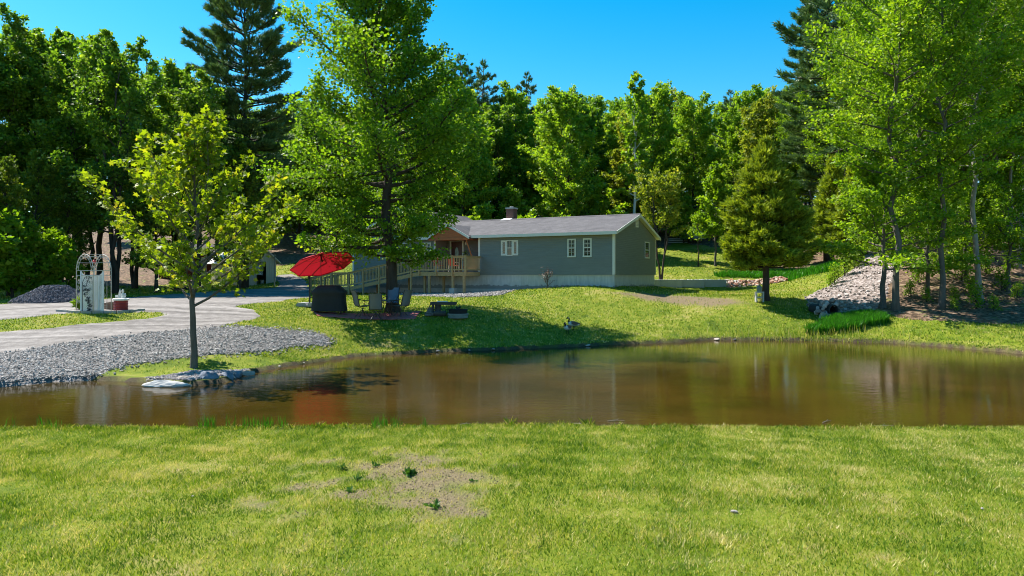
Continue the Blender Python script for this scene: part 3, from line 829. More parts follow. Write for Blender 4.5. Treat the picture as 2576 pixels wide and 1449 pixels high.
for px, D, z, s in [(2180,52,1,.75),(2290,50,2,.6),(2480,50,4,.6),(2130,56,.4,.8),(2240,58,.9,.8),(2335,37,.6,.8),(2430,39,2.8,.75),(2535,37.5,4.6,.8)]:
    plant_tree('understory_tree', LOW_A, G(px, D), 'small leafy understory tree on the right-hand bank', 'tree', 'understory trees on the right-hand bank', z, s)
CEDAR_S = pine(46, 6.5, 0.12, 0.14, 1.7, 22, 7, 40, 0.28, 0.09, L_CEDAR, BARK_D, 0.1, pl((0, .9), (.2, 1.0), (.5, .7), (1, .06)), 0.05, 5)
for px, D, s, lab in [(2095,50,1.1,'bushy olive evergreen beside the wood above the rubble slope'),(2145,48,0.95,'second bushy evergreen close behind the rubble slope')]:
    plant_tree('evergreen_tree', CEDAR_S, G(px, D), lab, s=s)

# small trees right of the house
m = broadleaf(71, 8.6, 0.10, 0.45, 0.92, pl((0, .9), (.5, 1), (1, .6)), 2.3, (0.5, 1.2), 30, 4.5, 26, 0.22, L_GOLD, BARK_D, stems=4, spread=0.5, sub_len=0.36)
plant_tree('tree', m, G(1663, 57), 'small multi-stemmed tree with yellowish leaves behind the gable end')
m = broadleaf(72, 9.6, 0.10, 0.22, 0.95, pl((0, .8), (.3, 1), (1, .3)), 2.4, (0.3, 1.1), 34, 4.4, 30, 0.24, L_LIME, BARK, sub_len=0.36)
plant_tree('tree', m, G(1800, 66), 'bright green young tree on the slope left of the conical evergreen')
m = broadleaf(73, 4.6, 0.05, 0.5, 0.95, pl((0, .9), (.5, 1), (1, .4)), 1.3, (0.3, 1.1), 12, 4.5, 16, 0.2, L_LIME, BARK_D)
plant_tree('sapling', m, G(1757, 65), 'thin sapling with a bare dark stem on the upper lawn')
m = broadleaf(74, 19, 0.17, 0.30, 0.95, pl((0, .9), (.5, .9), (1, .4)), 2.7, (0.6, 1.2), 30, 3.4, 28, 0.30, L_WOOD, BARK_W, upc=0.1)
plant_tree('birch_tree', m, G(1598, 72), 'white-trunked birch rising behind the right end of the roof')

# grove at left
GR = [broadleaf(81 + i, 19, 0.21, 0.22, 0.95, pl((0, .65), (.3, 1), (.65, .9), (1, .35)), 4.1, (0.2, 1.15), 44, 3.6, 46, 0.23, L_DARK, BARK_D, stems=(1, 2, 3)[i], spread=0.22, upc=0.4) for i in range(3)]
L_MID = leafmat('edge_leaves', [(0.035, 0.075, 0.008), (0.075, 0.125, 0.012), (0.12, 0.175, 0.018), (0.17, 0.19, 0.03)], 0.45, (1.45, 1.4, 0.4), gain=1.4)
GR_E = broadleaf(85, 12, 0.13, 0.12, 0.95, pl((0, .8), (.3, 1), (1, .35)), 3.2, (0.1, 1.1), 40, 3.8, 40, 0.19, L_MID, BARK_D)
for i, (px, D, k, s, z) in enumerate([(290,49,2,.95,.4),(440,54,0,.93,1.8),(215,52,1,1.0,2.9),(130,54,0,1.05,3.7),(55,53,1,1.08,.9),(500,52,1,.86,4.6),(-40,51,0,1.0,5.3),(340,58,1,1.0,2.2),(250,60,0,1.12,.2),(150,62,2,1.15,1.1),(440,62,0,.98,3.1),(60,64,0,1.15,2.0),(-60,62,1,1.1,4.0),(545,66,0,.9,5.5),(-150,54,0,1,1.5),(-230,60,1,1.1,2.5)]):
    lab = ['dark triple-stemmed tree standing right behind the arbor', 'dark single-trunked tree between the arbor and the shed', 'dark twin-stemmed tree behind the gravel pile, on its arbor side', 'dark single-trunked tree directly behind the gravel pile', 'dark twin-stemmed tree behind the left end of the gravel pile', 'dark twin-stemmed tree just left of the tall open pine'][i] if i < 6 else 'dark leafy tree farther back in the grove left of the driveway'
    plant_tree('tree', GR[k], G(px, D), lab, 'tree', 'trees of the left-hand grove', z, s)
for px, D, z, s in [(20,44,.5,.72),(-60,43,1.9,.8),(90,47,3,.8),(170,49,4.2,.72),(-140,46,5,.85)]:
    plant_tree('tree', GR_E, G(px, D), 'lighter green low tree at the left edge of the grove', 'tree', 'low trees at the edge of the left-hand grove', z, s)
plant_tree('tree', GR_E, G(600, 53.5), 'dark stout-trunked tree in front of the shed', rz=1.2, s=0.95)
plant_tree('tree', GR_E, G(392, 50.0), 'leafy tree standing left of the shed beside the driveway', rz=2.4, s=0.9)

# wooded hillside behind the house
HILL = [broadleaf(91 + i, 16, 0.19, (0.30, 0.26, 0.12, 0.10)[i], 0.95, pl((0, .7), (.35, 1), (.7, .95), (1, .65)), 4.0, (0.05, 0.95), 40, 3.2, 44, 0.28, (L_WOOD, L_GOLD, L_WOOD, L_DARK)[i], BARK_D, upc=0.4, twigs=False) for i in range(4)]
r_ = random.Random(5)
spots = []
HLAB = ['green leafy tree with a bare lower trunk in the wood behind the house', 'yellowish spring-leaved tree in the wood behind the house', 'full green tree leafed almost to the ground in the wood behind the house', 'deep green tree leafed to the ground in the wood behind the house']
HGRP = ['bare-trunked trees on the hillside', 'yellowish trees on the hillside', 'full green trees on the hillside', 'deep green trees on the hillside']
for D, n in ((72, 10), (80, 13), (88, 15), (97, 17), (107, 20), (118, 22), (130, 24)):
    for i in range(n):
        px = 520 + (2080 - 520) * (i + r_.uniform(0.1, 0.9)) / n
        if D < 79 and (px > 1500 or 640 < px < 900): continue
        if D < 86 and 1640 < px < 1900: continue
        if D < 75 and px < 640: continue
        spots.append((px, D + r_.uniform(-3, 3)))
for px, D in spots:
    k = r_.choice([0, 0, 1, 2, 2, 3])
    if r_.random() < 0.10 and D > 85:
        plant_tree('pine_tree', PINE_B, G(px, D), 'dark pine among the leafy trees on the hillside', 'tree', 'pines on the wooded hillside', r_.uniform(0, 6), r_.uniform(.72, .85))
    else:
        plant_tree('tree', HILL[k], G(px, D), HLAB[k], 'tree', HGRP[k], r_.uniform(0, 6), r_.uniform(.85, 1.08))
for px, D in [(2200,78),(2260,86),(2320,74),(2380,82),(2450,78),(2520,86),(2580,68),(2640,76),(2700,84),(2180,92),(2300,96),(2420,94),(2560,98),(2500,70),(2350,68)]:
    plant_tree('tree', HILL[r_.choice([0, 2, 2, 3])], G(px, D), 'tall leafy tree far back in the wood above the right-hand bank', 'tree', 'trees above the right-hand bank', r_.uniform(0, 6), r_.uniform(.95, 1.1))
for i in range(14):   # further wood beyond the frame to both sides
    px = r_.choice([r_.uniform(-500, 480), r_.uniform(2100, 3100)])
    plant_tree('tree', HILL[r_.choice([0, 2, 3])], G(px, r_.uniform(72, 100)), 'leafy tree in the wood on the hillside behind the house', 'tree', 'trees on the wooded hillside', r_.uniform(0, 6), 1.0)
for px, D, s, lab in [(1158,86,.98,'dark pine top just right of the big maple against the sky'),(1217,88,.95,'second dark pine top right of the big maple'),(1325,98,.92,'lone dark pine top above the hillside trees')]:
    plant_tree('pine_tree', PINE_B, G(px, D), lab, rz=px, s=s)
# bushes at the wood's edge
BUSH = [broadleaf(101 + i, 3.0, 0.05, 0.05, 0.9, pl((0, 1), (.5, 1), (1, .6)), 1.5, (0.2, 1.2), 18, 5.0, 40, 0.2, (L_WOOD, L_LIME)[i], BARK_D, twigs=False) for i in range(2)]
for i, (px, D, k, s) in enumerate([(1330,62,1,1.5),(1420,66,0,1.3),(1500,64,0,1.1),(1130,66,0,1.3),(1210,68,0,1.5),(1560,68,0,1.4),(1400,74,0,2.0),(1480,76,0,2.1),(1290,74,0,1.8),(1880,74,0,1.4),(1950,70,1,1.2),(2020,66,0,1.2),(1720,82,0,1.5),(1830,82,0,1.7),(1240,84,0,2.4),(1340,86,0,2.3),(1440,90,0,2.6),(1560,84,0,2.3),(1640,88,0,2.2),(1180,80,0,2.2),(1060,84,0,2.3),(960,88,0,2.4),(860,98,0,2.4),(740,98,0,2.4),(660,92,0,2.4),(1500,104,0,2.8),(1300,104,0,2.8),(1100,104,0,2.8),(1700,100,0,2.6),(1850,96,0,2.4)]):
    plant_tree('bush', BUSH[k], G(px, D), 'leafy bush at the edge of the wood behind the house', 'bush', 'bushes at the edge of the wood', px, s)
SCRUB = broadleaf(105, 1.0, 0.02, 0.05, 0.9, pl((0, 1), (.5, 1), (1, .7)), 0.55, (0.3, 1.2), 12, 8.0, 14, 0.11, L_LIME, BARK_D)
for px, D, s in [(2443,37.2,.75),(2520,37.5,.9),(2400,36,.6),(2455,34.6,.95),(2100,43,.9),(2125,44.3,1.0),(2150,45.4,1.1),(2090,42,.7),(2290,37,.7),(2330,36,.6),(2560,36,.7),(2310,39,.9),(2350,41,.8),(2420,39,1.0),(2480,40,.9),(2540,40,1.0),(2390,44,1.1),(2440,46,1.2),(2510,45,1.2),(2570,43,1.1),(2330,45,1.0),(2270,43,.8),(2400,34.2,.5),(2500,34,.6)]:
    plant_tree('shrub', SCRUB, G(px, D), 'small leafy shrub on the right-hand bank', 'shrub', 'low shrubs on the right-hand bank', px, s)
for px, D, s in [(30,42,2.2),(90,43,2.0),(-30,41,2.4),(150,44,1.8),(-100,40,2.5)]:
    plant_tree('bush', BUSH[1], G(px, D), 'leafy bush under the grove at the far left edge', 'bush', 'bushes under the left-hand grove', px, s * 0.62)
# ---------------------------------------------------------------- the house
HA = np.array([6.18, 42.8]); HTH = math.radians(-28.0); HC, HS = math.cos(HTH), math.sin(HTH); HZ = 2.15
def hp(px, py, ly=0.0):
    """photo pixel on the house plane y=ly -> local (x, z)"""
    t_ = (px - CX) / F
    lx = (t_ * (HA[1] + HC * ly) - HA[0] + HS * ly) / (HC - t_ * HS)
    Yw = HA[1] + HS * lx + HC * ly
    return lx, EYE + (HY - py) / F * Yw - HZ
def hp_end(px, py):
    t_ = (px - CX) / F
    ly = (HA[1] * t_ - HA[0]) / (-HS - HC * t_)
    return ly, EYE + (HY - py) / F * (HA[1] + HC * ly) - HZ
def hw(lx, ly, lz=0.0):
    return (HA[0] + HC * lx - HS * ly, HA[1] + HS * lx + HC * ly, HZ + lz)

def siding_mat(name, c):
    t = NT(name); v = t.coord('Object', (0.4, 0.4, 3))
    n1 = t.noise(v, 3, 4); n2 = t.noise(t.coord('Object', (1, 1, 12)), 8, 3)
    col = t.ramp(t.math('ADD', t.math('MULTIPLY', n1, .6), t.math('MULTIPLY', n2, .4)), [(0.3, [x * .86 for x in c]), (0.7, [x * 1.12 for x in c])])
    return t.done(t.pbr(col, 0.55, t.bump(n2, 0.12, 0.004), spec=0.35))
SIDING = siding_mat('grey_vinyl_siding', (0.20, 0.21, 0.188))
SIDING2 = siding_mat('porch_siding', (0.21, 0.20, 0.205))
TRIM = plain('white_trim', (0.62, 0.61, 0.57), 0.5, 0.06, 3, 0.05)
t = NT('skirting'); v = t.coord('Object', (3, 3, 0.6)); n1 = t.noise(v, 2.5, 5)
sep = t.n('ShaderNodeSeparateXYZ', {'Vector': t.coord('Object')}).outputs[2]
stain = t.math('MULTIPLY', t.math('LESS_THAN', sep, t.math('ADD', t.math('MULTIPLY', t.noise(t.coord('Object'), 3.0, 5, .75), 0.55), -0.12)), 0.75)
c = t.mix(stain, t.ramp(n1, [(0.3, (0.36, 0.38, 0.38)), (0.7, (0.50, 0.51, 0.50))]), (0.12, 0.13, 0.13))
SKIRT = t.done(t.pbr(c, 0.6, t.bump(n1, 0.1, 0.01)))
def brickmat(name, c1, c2, mo, sc, vec=None, bump=0.3, bw=0.5, rh=0.25, mort=0.02, rough=0.85):
    t = NT(name)
    v = vec(t) if vec else t.coord('Object')
    b = t.n('ShaderNodeTexBrick', {'Vector': v, 'Color1': (*c1, 1), 'Color2': (*c2, 1), 'Mortar': (*mo, 1), 'Scale': sc, 'Mortar Size': mort, 'Brick Width': bw, 'Row Height': rh, 'Bias': 0.0})
    n = t.noise(t.coord('Object'), 1.3, 4); n2 = t.noise(t.coord('Object'), 40, 3)
    c = t.mix(0.55, b.outputs[0], t.ramp(t.math('ADD', t.math('MULTIPLY', n, .4), t.math('MULTIPLY', n2, .6)), [(0.3, [x * .55 for x in c1]), (0.7, [min(1, x * 1.5) for x in c2])]))
    return t.done(t.pbr(c, rough, t.bump(b.outputs['Fac'], -bump, 0.01), spec=0.2))
SHINGLE = brickmat('grey_shingles', (0.062, 0.058, 0.063), (0.125, 0.118, 0.123), (0.035, 0.033, 0.035), 1.0, None, 0.6, 0.33, 0.14, 0.012)
def vwall(t):
    s = t.n('ShaderNodeSeparateXYZ', {'Vector': t.coord('Object')})
    return t.n('ShaderNodeCombineXYZ', {'X': t.math('ADD', s.outputs[0], s.outputs[1]), 'Y': s.outputs[2]}).outputs[0]
BRICK = brickmat('chimney_brick', (0.10, 0.045, 0.035), (0.17, 0.085, 0.065), (0.22, 0.19, 0.17), 1.0, vwall, 0.4, 0.2, 0.07, 0.008)
GLASS = NT('window_glass'); GLASS = GLASS.done(GLASS.pbr((0.012, 0.016, 0.02), 0.04, spec=0.8))
CURTAIN = plain('curtain', (0.10, 0.105, 0.10), 0.9, 0.12, 10, 0.3)
CEDARW = plain('cedar_planks', (0.36, 0.105, 0.03), 0.6, 0.35, 3, 0.2, stretch=(1, 1, 8))
DOOR_M = plain('dark_red_door', (0.065, 0.018, 0.014), 0.4, 0.15, 4, 0.05)
PTWOOD = plain('pressure_treated_wood', (0.40, 0.27, 0.13), 0.75, 0.22, 5, 0.2, stretch=(1, 1, 3))
PTFLOOR = plain('deck_boards', (0.42, 0.38, 0.33), 0.75, 0.2, 5, 0.2, stretch=(1, 6, 1))
CONC = plain('concrete', (0.40, 0.39, 0.375), 0.9, 0.2, 3, 0.25)
BLACKM = plain('black_metal', (0.02, 0.02, 0.022), 0.45, 0.2, 8, 0.05, metal=0.4)

house = thing('house', 'long grey-sided single-storey house with shingled roof and white trim', 'house', hw(0, 0), HTH)
SB, WT, ZE, ZR = 0.85, 3.40, 3.47, 4.84          # siding bottom, wall top, eave edge, ridge
SL = (ZR - ZE) / 4.65
X_REC, X_POR, X_LEFT = -9.5, -13.0, -20.3
ROW = 0.116
def clap(wall, axis_, a, b, plane, z0, z1, sgn, mat):
    """rows of clapboards on a wall; a..b run of the wall (numbers or functions of z); sgn: outward direction"""
    z = z0; nrow = 0
    while z < z1 - 0.02:
        h = min(ROW, z1 - z)
        aa = a(z + h) if callable(a) else a; bb_ = b(z + h) if callable(b) else b
        if bb_ - aa < 0.12: break
        sec = [(plane, z), (plane + sgn * 0.045, z), (plane + sgn * 0.008, z + h), (plane, z + h)]
        if axis_ == 'x': m_ = MB().prism(sec, aa, bb_, 'x')
        else: m_ = MB().prism(sec, aa, bb_, 'y')
        m_.build('clapboard', mat, wall)
        z += ROW
front = MB().bx(X_REC, 0, 0.0, 0.14, SB - 0.02, WT).build('front_wall', SIDING, house)
clap(front, 'x', X_REC + 0.1, -0.1, 0.0, SB, WT, -1, SIDING)
endw = MB().prism([(0.14, SB - 0.02), (8.46, SB - 0.02), (8.46, WT), (4.3, ZR - 0.16), (0.14, WT)], -0.14, 0.0, 'x').build('end_wall', SIDING, house)
gab = lambda z: max(0.0, (z - WT) / SL)
clap(endw, 'y', lambda z: 0.1 + gab(z), lambda z: 8.5 - gab(z), 0.0, SB, ZR - 0.2, 1, SIDING)
lw = MB().bx(X_LEFT, X_POR, 0.0, 0.14, SB - 0.02, 3.3).prism([(X_LEFT, 3.3), (-12.75, 3.3), (-16, 5.38)], 0.0, 0.14).build('wing_front_wall', SIDING, house)
clap(lw, 'x', lambda z: X_LEFT + 0.1 + max(0, (z - 3.3) / 2.1 * 4.3), lambda z: X_POR - 0.1 - max(0, (z - 3.3) / 2.1 * 3.1), 0.0, SB, 5.3, -1, SIDING)
MB().bx(X_LEFT, X_LEFT + .14, 0.14, 8.6, SB - 0.02, 3.3).build('left_wall', SIDING, house)
MB().bx(X_LEFT + .14, -0.14, 8.46, 8.6, SB - 0.02, 3.3).build('back_wall', SIDING, house)
pw = MB().bx(X_POR, X_REC, 1.5, 1.62, SB - 0.1, WT).bx(X_REC, X_REC + .12, 0.14, 1.62, SB - .1, WT).bx(X_POR - .12, X_POR, 0.14, 1.62, SB - .1, WT).build('porch_wall', SIDING2, house)
clap(pw, 'x', X_POR + .02, X_REC - .02, 1.5, SB + .2, WT, -1, SIDING2)
# skirting panels
sx = np.linspace(X_LEFT, 0, 17)
for a, b in zip(sx[:-1], sx[1:]):
    MB().bx(a + .004, b - .004, 0.04, 0.10, -0.5, SB - .02).build('skirting_panel', SKIRT, house)
sy = np.linspace(0.1, 8.5, 8)
for a, b in zip(sy[:-1], sy[1:]):
    MB().bx(-0.10, -0.04, a + .004, b - .004, -0.5, SB - .02).build('skirting_panel', SKIRT, house)
(x0, z0), (x1, z1) = hp(*K2(1135, 875)), hp(*K2(1340, 1010))
MB().bx(x0, x1, 0.015, 0.04, z1, z0).build('crawl_hatch', SKIRT, house)
MB().bx(-20.3, 0.02, -0.02, 0.14, -0.6, -0.08).bx(-.14, .03, 0.14, 8.6, -.6, -.08).build('footing', CONC, house)
# trim
MB().bx(-0.1, 0.045, -0.045, 0.1, SB, WT).build('corner_board', TRIM, house)
MB().bx(X_REC - .03, X_REC + .1, -0.045, 0.02, SB, WT).build('corner_board', TRIM, house)
MB().bx(X_POR - .1, X_POR + .03, -0.045, 0.02, SB, WT).build('corner_board', TRIM, house)
MB().bx(-0.04, 0.03, 8.5, 8.62, SB, 3.35).build('corner_board', TRIM, house)
MB().bx(X_LEFT - .03, X_LEFT + .1, -0.045, 0.02, SB, 3.3).build('corner_board', TRIM, house)
# roof
roof = MB().prism([(-.35, ZE), (4.3, ZR), (8.95, ZE), (8.95, ZE - .09), (4.3, ZR - .1), (-.35, ZE - .09)], -15.5, 0.26, 'x').build('roof', SHINGLE, house)
MB().prism([(4.12, ZR - .04), (4.3, ZR + .035), (4.48, ZR - .04), (4.3, ZR - .01)], -15.0, 0.28, 'x').build('ridge_cap', SHINGLE, roof)
MB().bx(X_REC - .4, 0.30, -0.40, -0.345, ZE - 0.19, ZE - 0.005).bx(-20.6, X_POR + .3, -0.40, -.345, ZE - 0.2, ZE - .03).build('fascia', TRIM, house)
MB().bx(X_REC, 0.24, -0.34, 0.05, WT - 0.06, WT - 0.03).build('soffit', TRIM, house)
for s in (0, 1):
    ya, yb = (-.36, 4.3) if s == 0 else (8.96, 4.3)
    MB().prism([(ya, ZE - .01), (yb, ZR - .012), (yb, ZR - .20), (ya, ZE - .19)], 0.262, 0.30, 'x').build('rake_board', TRIM, house)
    MB().prism([(ya, ZE - .10), (yb, ZR - .11), (yb, ZR - .16), (ya, ZE - .15)], 0.0, 0.262, 'x').build('rake_soffit', TRIM, house)
# wing
wr = MB().prism([(-20.8, 3.18), (-16, 5.62), (-12.2, 3.45), (-12.2, 3.36), (-16, 5.52), (-20.8, 3.09)], -0.4, 9.0).build('wing_roof', SHINGLE, house)
for a, b in (((-20.82, 3.18), (-16, 5.62)), ((-12.18, 3.45), (-16, 5.62))):
    MB().prism([a, b, (b[0], b[1] - .2), (a[0], a[1] - .18)], -0.44, -0.402).build('rake_board', TRIM, house)
# gable vent
(ya, za), (yb, zb) = hp_end(*K2(2003, 228)), hp_end(*K2(2036, 332))
vt = MB().bx(0.012, 0.06, ya, yb, zb, za).build('gable_vent', TRIM, house)
for i in range(5):
    zz = zb + (za - zb) * (0.16 + 0.15 * i)
    MB().bx(0.06, 0.066, ya + .04, yb - .04, zz, zz + .05).build('louvre', plain('louvre_%d' % i, (.42, .40, .34)) if i == 0 else bpy.data.materials['louvre_0'], vt)
# chimney
cx_, cz_ = hp(*K2(585, 250), ly=4.4)
ch = MB().bx(cx_ - .30, cx_ + .30, 4.5, 5.1, ZR - .5, ZR + .78).build('chimney', BRICK, house)
MB().bx(cx_ - .35, cx_ + .35, 4.45, 5.15, ZR + .78, ZR + .88).build('chimney_cap', CONC, ch)
MB().lathe([(.13, 0), (.13, .1)], 12, (cx_, 4.8, ZR + .88)).build('flue', CONC, ch)
MB().prism([(4.02, ZR - .07), (4.5, ZR + .02), (4.5, ZR + .10), (4.0, ZR - .06)], cx_ - .5, cx_ + .25, 'x').build('flashing', plain('bright_flashing', (.75, .75, .74), .4), ch)

def window(parent, x0, x1, z0, z1, axis_='x', plane=0.0, sgn=-1, cols=2, rows=2, panes=1, trim=0.085, curtain=True):
    """framed window standing proud of the siding, hung on `parent`"""
    def B(a, b, p, q, c, d):
        return MB().bx(a, b, plane + sgn * p, plane + sgn * q, c, d) if axis_ == 'x' else MB().bx(plane + sgn * p, plane + sgn * q, a, b, c, d)
    w = B(x0, x1, 0.0, 0.032, z0, z1).build('window', BLACKM, parent)
    def part(nm, a, b, p, q, c, d, m_): return B(a, b, p, q, c, d).build(nm, m_, w)
    part('frame', x0, x0 + trim, .032, .065, z0, z1, TRIM); part('frame', x1 - trim, x1, .032, .065, z0, z1, TRIM)
    part('frame', x0 + trim, x1 - trim, .032, .063, z1 - trim, z1, TRIM); part('sill', x0 - .01, x1 + .01, .032, .085, z0 - .02, z0 + trim * .8, TRIM)
    ix0, ix1, iz0, iz1 = x0 + trim, x1 - trim, z0 + trim * .8, z1 - trim
    zm = (iz0 + iz1) / 2
    part('sash_rail', ix0, ix1, .034, .058, zm - .025, zm + .025, TRIM)
    for c0, c1 in ((iz0, zm - .025), (zm + .025, iz1)):
        part('pane', ix0, ix1, .033, .04, c0, c1, GLASS)
        for i in range(1, cols): xm = ix0 + (ix1 - ix0) * i / cols; part('muntin', xm - .009, xm + .009, .041, .047, c0, c1, TRIM)
        for i in range(1, rows): zz = c0 + (c1 - c0) * i / rows; part('muntin', ix0, ix1, .0405, .046, zz - .009, zz + .009, TRIM)
    if curtain:
        part('curtain', ix0, ix0 + (ix1 - ix0) * .30, .0402, .0408, zm + .03, iz1, CURTAIN); part('curtain', ix1 - (ix1 - ix0) * .30, ix1, .0402, .0408, zm + .03, iz1, CURTAIN)
    return w
def fw(a, b, **k):
    (xa, za), (xb, zb) = hp(*K2(*a)), hp(*K2(*b)); return window(front, xa, xb, zb, za, **k)
fw((1246, 460), (1341, 662)); fw((1421, 454), (1519, 660))
# picture window: two narrow side lights around a double-hung sash
(xa, za), (xb, zb) = hp(*K2(498, 478)), hp(*K2(691, 645))
dx = (xb - xa) / 3
bay = window(front, xa + dx, xb - dx, zb, za, cols=1, rows=1, trim=.05)
for a, b in ((xa, xa + dx), (xb - dx, xb)):
    f_ = MB().bx(a, b, -.032, 0, zb, za).build('window', TRIM, front)
    MB().bx(a + dx * .3, b - dx * .3, -.040, -.032, zb + .12, za - .12).build('pane', GLASS, f_)
    MB().bx(a, b, -.06, -.032, za - .09, za).bx(a, b, -.06, -.032, zb, zb + .09).bx(a, a + dx * .28, -.058, -.032, zb + .09, za - .09).bx(b - dx * .28, b, -.058, -.032, zb + .09, za - .09).build('frame', TRIM, f_)
(ya, za), (yb, zb) = hp_end(*K2(2107, 490)), hp_end(*K2(2158, 678))
window(endw, ya, yb, zb, za, axis_='y', sgn=1, cols=1, rows=1, trim=.07)
for cxa in (1730, 1470):
    (xa, za), (xb, zb) = hp(*K1(cxa - 20, 470)), hp(*K1(cxa + 75, 640)); window(lw, xa, xb, zb, za, cols=3, rows=2)
window(lw, -16.6, -15.4, 3.75, 4.55, cols=2, rows=1, curtain=False)
# porch: roof gable with cedar boards, door, lamp
PX, PHW, PZR, PZE = -11.6, 1.55, 4.28, 3.42
pr = MB().prism([(PX - PHW - .15, PZE - .05), (PX, PZR), (PX + PHW + .15, PZE - .05), (PX + PHW + .15, PZE - .14), (PX, PZR - .1), (PX - PHW - .15, PZE - .14)], -0.62, 2.9).build('porch_roof', SHINGLE, house)
for s in (-1, 1):
    MB().prism([(PX + s * (PHW + .17), PZE - .04), (PX, PZR + .01), (PX, PZR - .17), (PX + s * (PHW + .17), PZE - .2)], -0.66, -0.622).build('rake_board', TRIM, pr)
MB().bx(PX - PHW, PX + PHW, -.5, 1.5, PZE - .18, PZE - .15).build('porch_ceiling', CEDARW, house)
ty = MB().prism([(PX - PHW, PZE - .12), (PX + PHW, PZE - .12), (PX, PZR - .12)], -0.50, -0.46).build('porch_gable', CEDARW, house)
zz = PZE - .12
while zz < PZR - .2:
    hw_ = PHW * (1 - (zz + .13 - PZE + .12) / (PZR - PZE)) 
    if hw_ > .06: MB().bx(PX - hw_, PX + hw_, -.525, -.5, zz + .004, zz + .128).build('cedar_plank', CEDARW, ty)
    zz += .132
MB().bx(PX - PHW - .05, PX + PHW + .05, -.56, -.44, PZE - .24, PZE - .10).build('porch_beam', CEDARW, house)
MB().bar((X_REC - .12, -.1, SB + .25), (X_REC - .75, -.45, PZE - .2), .07).build('brace', CEDARW, house)
(xa, za), (xb, zb) = hp(*K1(2050, 455), ly=1.5), hp(*K1(2180, 455), ly=1.5)
DZ = SB + .22
door = MB().bx(xa, xb, 1.44, 1.47, DZ, za).build('door', DOOR_M, house)
MB().lathe([(.001, 0), (.12, .0), (.12, .014), (.001, .014)], 18).build('door_glass', plain('leaded_glass', (.20, .27, .25), .15, .4, 14, .3, spec=.7), door, loc=((xa + xb) / 2, 1.438, DZ + 1.3), rot=(PI / 2, 0, 0)).scale = (1.25, 3.4, 1)
MB().tube([(xb - .09, 1.40, DZ + .95), (xb - .09, 1.44, DZ + .95)], .03, 8).build('handle', plain('brass', (.5, .38, .15), .3, metal=.8), door)
for a, b in ((xa - .12, xa), (xb, xb + .12)): MB().bx(a, b, 1.41, 1.475, DZ, za + .12).build('door_casing', TRIM, house)
MB().bx(xa, xb, 1.412, 1.475, za, za + .12).build('door_casing', TRIM, house)
lx_, lz_ = hp(*K1(2225, 480), ly=1.45)
lamp = MB().lathe([(.02, -.12), (.06, -.08), (.075, .02), (.03, .1), (.01, .14)], 10, (lx_, 1.36, lz_)).build('wall_lamp', plain('frosted_lamp', (.7, .7, .66), .3), house)
MB().bar((lx_, 1.36, lz_ + .1), (lx_, 1.47, lz_ + .1), .03).build('bracket', BLACKM, lamp)

# ---------------------------------------------------------------- deck and ramp
deck = thing('deck', 'raised wooden deck with baluster railing and long ramp in front of the porch', 'deck', hw(0, 0), HTH)
DF, DY = 1.04, -1.9
for i in range(14):
    y0 = DY + i * 0.2428
    MB().bx(X_POR, X_REC + .05 if y0 > -.2 else -9.42, y0, min(y0 + .232, 1.38), DF - .035, DF).build('deck_board', PTFLOOR, deck)
MB().bx(X_POR, -9.38, DY - .04, DY - .002, DF - .27, DF - .005).bx(-9.42, -9.38, DY - .002, -.05, DF - .27, DF - .005).build('rim_joist', PTWOOD, deck)
BAL = MB().box((0, 0, .43), (.036, .036, .86)).mesh('baluster', PTWOOD)
def railing(a, b, step=0.125, h=1.02):
    a, b = Vector(a), Vector(b); L = (b - a).length; n_ = max(1, int(L / step))
    up = Vector((0, 0, 1))
    top = MB().bar(a + up * h, b + up * h, .14, .04).build('railing', PTWOOD, deck)
    for i in range(1, n_):
        p = a + (b - a) * (i / n_); inst(BAL, 'baluster', top, (p.x, p.y, p.z + .10), (0, 0, math.atan2(b.y - a.y, b.x - a.x)))
    MB().bar(a + up * (h - .075), b + up * (h - .075), .04, .09).build('rail', PTWOOD, top)
    MB().bar(a + up * .13, b + up * .13, .04, .09).build('rail', PTWOOD, top)
def post(x, y, z0, z1, w=.105): return MB().bx(x - w / 2, x + w / 2, y - w / 2, y + w / 2, z0, z1).build('post', PTWOOD, deck)
ry = DY - .09
railing((X_POR + .05, ry, DF), (-9.38, ry, DF)); railing((-9.33, ry, DF), (-9.33, -.1, DF))
for x in (-9.33, -10.35, -11.6, -12.95): post(x, ry, DF - .25, DF + 1.06)
for x, y in ((-10.35, ry + .12), (-12.2, ry + .12), (-12.9, ry + .6), (-11.9, -0.6), (-9.5, ry + .12)): post(x, y, -.55, DF - .27, .14)
MB().bx(-10.55, -10.15, ry - .05, ry + .32, -.45, -.02).build('pier_block', CONC, deck)
RX0, RX1, RZ1 = X_POR, -19.0, -0.02
for s in (0, 1):
    y = ry if s == 0 else -.45
    railing((RX1, y, RZ1), (RX0, y, DF))
    for x in (-13.6, -14.9, -16.3, -17.7, -19.0):
        zf = DF + (RZ1 - DF) * (RX0 - x) / (RX0 - RX1)
        post(x, y, -.6, zf + 1.06)
MB().prism([(RX0, DF), (RX1, RZ1), (RX1, RZ1 - .04), (RX0, DF - .04)], DY, -.5).build('ramp_floor', PTFLOOR, deck)
MB().prism([(RX0, DF - .01), (RX1, RZ1 - .01), (RX1, RZ1 - .24), (RX0, DF - .26)], DY - .05, DY - .012).build('ramp_joist', PTWOOD, deck)
MB().bx(RX1 - 1.6, RX1, DY, -.5, RZ1 - .04, RZ1).build('landing_floor', PTFLOOR, deck)
MB().bx(RX1 - 1.6, RX1, DY - .05, DY - .012, RZ1 - .24, RZ1 - .01).build('rim_joist', PTWOOD, deck)
railing((RX1 - 1.6, ry, RZ1), (RX1, ry, RZ1)); post(RX1 - 1.6, ry, -.7, RZ1 + 1.06, .13)
